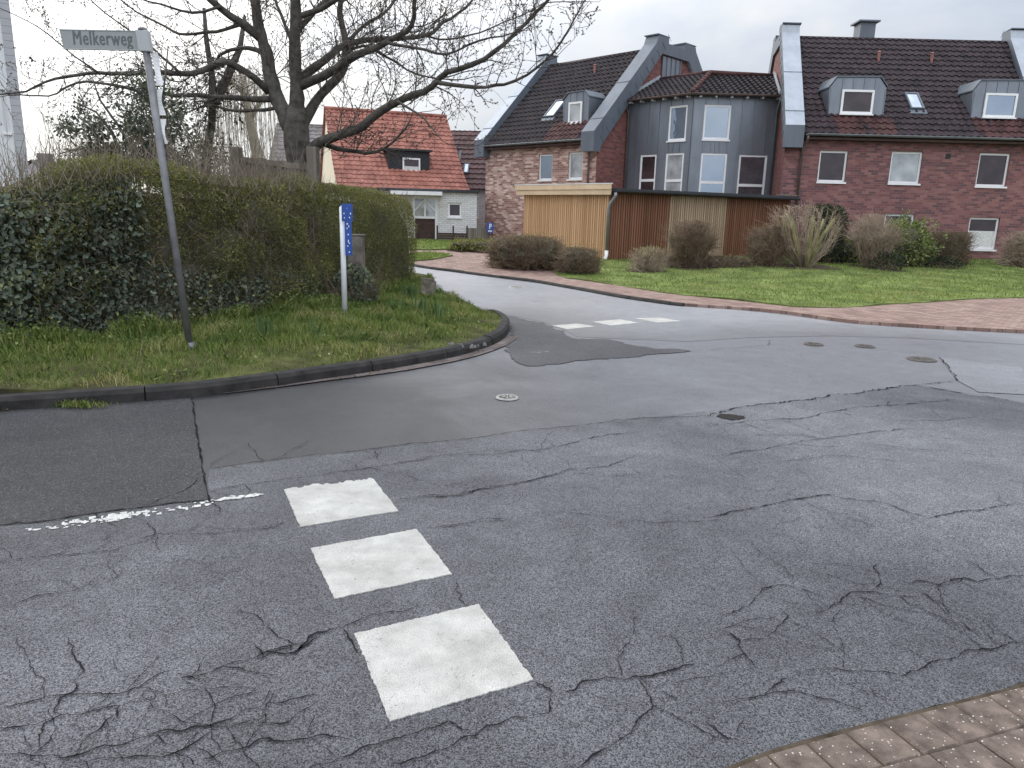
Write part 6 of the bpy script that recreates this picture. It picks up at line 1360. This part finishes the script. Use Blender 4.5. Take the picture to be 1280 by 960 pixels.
P = [at(px, py, YT) for px, py in trunk_px]; P[0].z = .1; tk.tube([P[0]-Vector((0, 0, .2)), P[0]+Vector((0, 0, .5)), P[0].lerp(P[1], .6), P[1], P[2], P[3], P[3]+Vector((0.02, .02, .3))], [.34, .25, .225, .22, .225, .21, .12], 14)
spec = [
 ([(366, 165), (355, 140), (343, 112), (334, 75), (326, 45), (319, 12), (316, -40), (314, -100)], YT, YT+.8, .15, .05),
 ([(372, 160), (371, 110), (370, 70), (369, 35), (372, 0), (376, -60), (372, -110)], YT, YT-.3, .145, .05),
 ([(327, 48), (302, 30), (276, 8), (250, -18), (225, -60)], YT+.45, YT-.3, .085, .03),
 ([(374, 108), (396, 99), (414, 90), (442, 72), (483, 53), (514, 31), (517, 8), (524, -25)], YT, YT-1.3, .095, .028),
 ([(376, 98), (404, 77), (433, 56), (474, 51), (530, 44), (555, 28), (582, 9), (600, -10)], YT, YT+1.3, .075, .018),
 ([(376, 160), (388, 138), (409, 110), (427, 90), (434, 66), (430, 40), (424, 12), (430, -30)], YT, YT+.9, .105, .035),
 ([(374, 205), (387, 190), (400, 178), (421, 170), (452, 159), (474, 141), (496, 127), (530, 116), (549, 97), (574, 84), (605, 72), (630, 53), (655, 28), (682, 3), (700, -20)], YT, YT-2.6, .11, .016),
 ([(545, 103), (580, 108), (630, 108), (661, 94), (683, 75), (702, 53), (720, 19), (732, -2)], YT-1.6, YT-2.8, .035, .009),
 ([(405, 180), (433, 187), (458, 189), (480, 184), (500, 170), (512, 152)], YT-.2, YT-1.2, .05, .012),
 ([(336, 115), (318, 97), (300, 86), (282, 80), (262, 86), (225, 91), (180, 90), (125, 92), (80, 98), (30, 112), (-5, 118)], YT+.2, YT-1.6, .075, .010),
 ([(338, 124), (318, 124), (300, 122), (240, 119), (200, 118), (160, 112), (110, 104), (60, 118), (10, 120)], YT+.2, YT+1.2, .055, .010),
 ([(346, 134), (330, 138), (300, 139), (270, 133), (245, 136), (215, 150)], YT+.1, YT+.9, .038, .010),
 ([(333, 70), (318, 62), (298, 61), (276, 70), (266, 88), (258, 110)], YT+.5, YT+1.4, .055, .012),
 ([(371, 40), (385, 20), (402, 4), (425, -15)], YT, YT+.8, .06, .03),
 ([(372, 22), (398, 12), (425, -4), (450, -25)], YT-.1, YT-.9, .055, .03),
 ([(430, 58), (455, 35), (476, 20), (500, -8)], YT+.5, YT+1.0, .04, .02),
 ([(483, 53), (520, 60), (560, 66), (600, 52), (640, 40), (676, 8)], YT-.9, YT-1.8, .028, .008),
 ([(302, 30), (270, 40), (235, 45), (205, 32), (160, 8), (130, -15)], YT+.2, YT+.6, .036, .010),
 ([(276, 8), (240, 16), (200, 6), (150, -10)], YT, YT-1, .03, .010),
 ([(225, 91), (190, 60), (150, 30), (118, 5), (95, -20)], YT-1.0, YT-1.5, .022, .007),
 ([(125, 92), (95, 70), (60, 45), (20, 20), (-15, 2)], YT-1.4, YT-1.9, .014, .005),
 ([(497, 127), (520, 140), (540, 160), (556, 178)], YT-1.5, YT-2.1, .022, .006),
 ([(366, 60), (355, 30), (345, 5), (340, -30)], YT, YT+.5, .035, .02),
 ([(434, 66), (455, 58), (490, 76), (520, 92), (560, 100), (600, 96)], YT+.6, YT+1.4, .03, .008),
 ([(530, 44), (560, 50), (600, 40), (650, 20), (690, -5)], YT+.9, YT+1.6, .022, .007),
]
lm_objs = []
for i, s in enumerate(spec):
    if i < 3 or i in (5,): Q, rr = limb(*s, tk, 10)
    else: m_ = MB(); Q, rr = limb(*s, m_, 8); lm_objs.append(m_)
    limbs.append((Q, rr))
obj('trunk', tk, 'bark', ct, True)
for m_ in lm_objs: obj('limb', m_, 'bark', ct, True)
tw = Twigs(); buds = []; bd = []
def grow(p, d, l, r, lev):
    k = max(3, int(l/.11)); pts = [np.array(p)]; d = np.array(d)/np.linalg.norm(d); bend = RNG.normal(size=3)*.10+np.array([0, 0, .05])
    for i in range(k):
        d = d + bend*(.6+RNG.random()) + RNG.normal(size=3)*.09; d /= np.linalg.norm(d); pts.append(pts[-1]+d*l/k)
    rad = [max(.0030, r*(1-.7*i/k)) for i in range(k+1)]; tw.add(pts, rad)
    for i in range(1, k+1):
        if lev > 0 and RNG.random() < .62:
            a = RNG.normal(size=3); a -= d*a.dot(d); a /= np.linalg.norm(a)+1e-6; dd = (pts[i]-pts[i-1])/ (l/k); grow(pts[i], dd*.7+a*.75+np.array([0, 0, .12]), l*RNG.uniform(.25, .55), rad[i]*.75, lev-1)
        if RNG.random() < (.85 if lev < 2 else .4): buds.append(pts[i]+RNG.normal(size=3)*.002); bd.append(RNG.normal(size=3)+d)
        if i == k:
            for _ in range(2): buds.append(pts[i]+RNG.normal(size=3)*.003); bd.append(RNG.normal(size=3)*.6+d)
for Q, rr in limbs:
    tot = 0; nx_ = .3
    for i in range(1, len(Q)):
        tot += (Q[i]-Q[i-1]).length
        if i < len(Q)*.18: continue
        while tot > nx_:
            nx_ += RNG.uniform(.085, .2); d = (Q[i]-Q[i-1]).normalized(); a = Vector(RNG.normal(size=3)); a = (a-d*a.dot(d)).normalized(); dd = d*RNG.uniform(.2, .8)+a*.8+Vector((0, 0, .22)); r = min(.012, rr[i]*.4)
            grow(np.array(Q[i]), np.array(dd), RNG.uniform(.35, 1.15)*(.6+min(.6, rr[i]*12)), max(.0042, r), 2)
    d = (Q[-1]-Q[-2]).normalized(); grow(np.array(Q[-1]), np.array(d), .9, rr[-1]*.8, 2)
tw.build('crown', 'twig_tree', ct)
bu = np.array(buds); bdir = np.array(bd)
bo = leaves('buds', bu, bdir, RNG.uniform(.018, .034, len(bu)), 'debris', ct, .75)
print('twigs', len(tw.p), 'buds', len(bu))

# ---- evergreen shrub tree on the left, ivy clad tree, willow
def leafy(name, label, cat, base, Y, clumps, nper, mat, size, stems, twig='twig_tree', r=.02, sd=.22):
    b_ = at(*base, Y); t = thing(name, label, cat, (b_.x, Y, .2)); tw2 = Twigs(); P = []; D = []; sm = MB()
    for (pxs, y1) in stems:
        k = len(pxs); pts = [at(px, py, Y+(y1)*i/(k-1)) for i, (px, py) in enumerate(pxs)]; pts[0].z = min(pts[0].z, .5) if pxs[0][1] > 225 else pts[0].z
        sm.tube(pts, [r*(1-.7*i/(k-1)) for i in range(k)], 7)
    obj('trunk', sm, 'bark', t, True)
    for (px, py, rp, dy) in clumps:
        c = np.array(at(px, py, Y+dy)); R_ = rp*Y/F_PX; m = int(nper*(rp/14)**2)
        for _ in range(m):
            q = RNG.normal(size=3)*R_*.55; P.append(c+q); D.append(q+RNG.normal(size=3)*R_*.5+np.array([0, 0, -.02]))
        for _ in range(int(5+rp/3)):
            a = RNG.normal(size=3)*R_*.3; e = RNG.normal(size=3)*R_*.9; tw2.add([c+a, c+(a+e)/2+RNG.normal(size=3)*.02, c+e], [.006, .005, .0025])
    tw2.build('twigs', twig, t); P = np.array(P); leaves('crown', P, unit(np.array(D)), RNG.uniform(*size, len(P)), mat, t, .55); return t
rg = random.Random(11); cl = []
for (cx_, cy_, sx_, sy_, n) in [(165, 175, 50, 30, 34), (195, 140, 34, 40, 24), (135, 200, 40, 18, 16), (110, 165, 30, 30, 9), (205, 200, 36, 22, 18), (170, 120, 34, 18, 8)]:
    for _ in range(n): cl.append((rg.gauss(cx_, sx_*.55), rg.gauss(cy_, sy_*.55), rg.uniform(7, 15), rg.uniform(-.6, .6)))
leafy('evergreen_shrub', 'loose dark evergreen shrub with gaps of sky behind the hedge near the sign', 'tree', (150, 240), 11.6, cl, 88, 'holly', (.04, .085), [([(175, 250), (172, 200), (150, 160), (125, 125), (118, 105)], -.3), ([(178, 250), (185, 200), (200, 160), (205, 110), (210, 60)], .3), ([(160, 240), (130, 200), (100, 185), (75, 192)], -.2), ([(150, 190), (140, 165), (120, 140), (95, 128)], .2), ([(190, 200), (220, 170), (235, 130)], .4)], r=.03)
cl = []
for _ in range(44): t_ = rg.random(); cl.append((rg.gauss(262, 9+10*t_), 215-140*t_, rg.uniform(6, 11), rg.uniform(-.3, .3)))
for _ in range(16): cl.append((rg.gauss(240, 20), rg.gauss(205, 12), rg.uniform(8, 14), rg.uniform(-.4, .4)))
leafy('ivy_clad_tree', 'slim ivy clad tree between the sign pole and the cherry trunk', 'tree', (262, 240), 15.5, cl, 42, 'conifer', (.06, .11), [([(256, 250), (258, 200), (265, 150), (266, 100), (258, 50), (255, 10)], 0), ([(266, 130), (285, 95), (300, 60), (306, 20)], .4)], r=.11)
tw2 = Twigs()
for (px, py) in [(255, 10), (262, 60), (270, 90), (300, 60), (306, 20), (250, 110)]:
    for _ in range(10):
        p = np.array(at(px+rg.gauss(0, 6), py+rg.gauss(0, 10), 15.5)); d = np.array([rg.gauss(0, .7), rg.gauss(0, .5), rg.uniform(.1, 1)]); l = rg.uniform(.4, 1.1); tw2.add([p, p+d*l*.5+RNG.normal(size=3)*.05, p+d*l], [.008, .006, .003])
wt = thing('weeping_willow', 'pale weeping tree with thin hanging strands behind the wooden fence', 'tree', (at(310, 205, 22).x, 22, .3))
mb = MB(); b_ = at(322, 200, 22.3); mb.tube([Vector((b_.x, 22.3, .1)), at(321, 190, 22.3), at(312, 150, 22.2), at(306, 110, 22), at(300, 88, 22)], [.2, .16, .13, .09, .05], 8); mb.tube([at(312, 150, 22.2), at(330, 120, 22), at(340, 104, 22)], [.09, .06, .03], 7); mb.tube([at(308, 120, 22.1), at(285, 98, 21.8), at(272, 92, 21.6)], [.08, .05, .03], 7); obj('trunk', mb, 'willow', wt, True)
tw2b = Twigs()
for k in range(230):
    px = rg.uniform(264, 350); top_y = 96+abs(px-308)*.45+rg.gauss(0, 8); Yk = 22+rg.uniform(-1.6, 1.6); p = np.array(at(px, top_y, Yk)); l = rg.uniform(1.1, 2.7); s = RNG.normal(size=3)*.10; s[2] = 0
    o_ = np.array(at(306, 104, 22)); tw2b.add([o_+(p-o_)*.55+np.array([0, 0, .1]), p+np.array([0, 0, .06]), p+s*.5-np.array([0, 0, l*.35]), p+s-np.array([0, 0, l*.7]), p+s*1.2-np.array([0, 0, l])], [.007, .006, .005, .005, .003])
tw2b.build('crown', 'willow', wt)
# bare saplings poking above the hedge
for (px, py, lab, n) in [(240, 195, 'bare thicket of upright stems above the hedge right of the sign pole', 46), (318, 215, 'bare thin stems in front of the wooden fence', 24), (70, 205, 'bare thin branching stems at the left edge above the ivy hedge', 20)]:
    c = at(px, py, 11.2); t = thing('bare_sapling', lab, 'sapling', (c.x, 11.2, .2), 'bare saplings above the hedge'); tw3 = Twigs()
    for _ in range(n):
        p = np.array([c.x+rg.gauss(0, .35), 11.2+rg.gauss(0, .25), 1.7]); d = np.array([rg.gauss(0, .18), rg.gauss(0, .15), 1]); l = rg.uniform(.6, 1.35); m = p+d*l*.5+RNG.normal(size=3)*.04; e = p+d*l+RNG.normal(size=3)*.08; tw3.add([np.array([p[0], p[1], .2]), p, m, e], [.007, .006, .0045, .0025])
        for _ in range(5):
            f = rg.uniform(.3, 1); q = p+(e-p)*f; tw3.add([q, q+np.array([rg.gauss(0, .12), rg.gauss(0, .12), rg.uniform(.05, .22)])], [.0035, .002])
    tw3.build('stems', 'twig_hedge', t)

# ================================================================== LIGHT
AZ, EL = R(-44), R(29)
sd = Vector((math.sin(AZ)*math.cos(EL), math.cos(AZ)*math.cos(EL), math.sin(EL)))
sl = bpy.data.lights.new('sun', 'SUN'); sl.energy = 1.4; sl.angle = R(14); sl.color = (1, .95, .88); so = bpy.data.objects.new('sun', sl); COL.objects.link(so); so.rotation_euler = (-sd).to_track_quat('-Z', 'Y').to_euler()
wd = bpy.data.worlds.new('World'); sc.world = wd; wd.use_nodes = True; t = wd.node_tree; bg = t.nodes['Background']; bg.inputs[1].default_value = .1
sky = t.nodes.new('ShaderNodeTexSky'); sky.sky_type = 'NISHITA'; sky.sun_disc = False; sky.sun_elevation = EL; sky.sun_rotation = AZ
tc = t.nodes.new('ShaderNodeTexCoord'); mp_ = t.nodes.new('ShaderNodeMapping'); mp_.inputs['Scale'].default_value = (1, 1, 2.6); L(t, tc.outputs['Generated'], mp_.inputs[0])
n1 = noise_n(t, 2.1, 7, .55, mp_.outputs[0], .3); n2 = noise_n(t, 5.0, 5, .6, mp_.outputs[0])
f = math_n(t, 'ADD', math_n(t, 'MULTIPLY', n1.outputs[0], .75), math_n(t, 'MULTIPLY', n2.outputs[0], .25))
cloud = ramp(t, f, [(.36, (.60, .67, .79)), (.5, (.79, .84, .93)), (.62, (1.0, 1.0, 1.0))])
cl_ = t.nodes.new('ShaderNodeVectorMath'); cl_.operation = 'SCALE'; L(t, cloud, cl_.inputs[0]); sx_ = t.nodes.new('ShaderNodeSeparateXYZ'); L(t, tc.outputs['Generated'], sx_.inputs[0]); zf2 = math_n(t, 'MAXIMUM', sx_.outputs[2], 0); L(t, math_n(t, 'MULTIPLY', math_n(t, 'ADD', math_n(t, 'ADD', math_n(t, 'MULTIPLY', zf2, 2.5), .52), math_n(t, 'MULTIPLY', math_n(t, 'MAXIMUM', math_n(t, 'MULTIPLY', sx_.outputs[1], -1), 0), 1.05)), 7.0), cl_.inputs['Scale'])
dt = t.nodes.new('ShaderNodeVectorMath'); dt.operation = 'DOT_PRODUCT'; L(t, tc.outputs['Generated'], dt.inputs[0]); dt.inputs[1].default_value = sd
gl_ = math_n(t, 'MULTIPLY', math_n(t, 'POWER', math_n(t, 'MAXIMUM', dt.outputs['Value'], 0), 6), 13.0)
gv = t.nodes.new('ShaderNodeVectorMath'); gv.operation = 'SCALE'; gv.inputs[0].default_value = (1, .96, .88); L(t, gl_, gv.inputs['Scale'])
ad = t.nodes.new('ShaderNodeVectorMath'); ad.operation = 'ADD'; L(t, cl_.outputs[0], ad.inputs[0]); L(t, gv.outputs[0], ad.inputs[1])
L(t, mix(t, .9, sky.outputs[0], ad.outputs[0]), bg.inputs[0])
vs = sc.view_settings; vs.view_transform = 'Standard'; vs.look = 'None'; vs.gamma = 1; vs.use_curve_mapping = False; vs.exposure = .33
sc.cycles.max_bounces = 6; sc.cycles.diffuse_bounces = 3; sc.cycles.transparent_max_bounces = 4
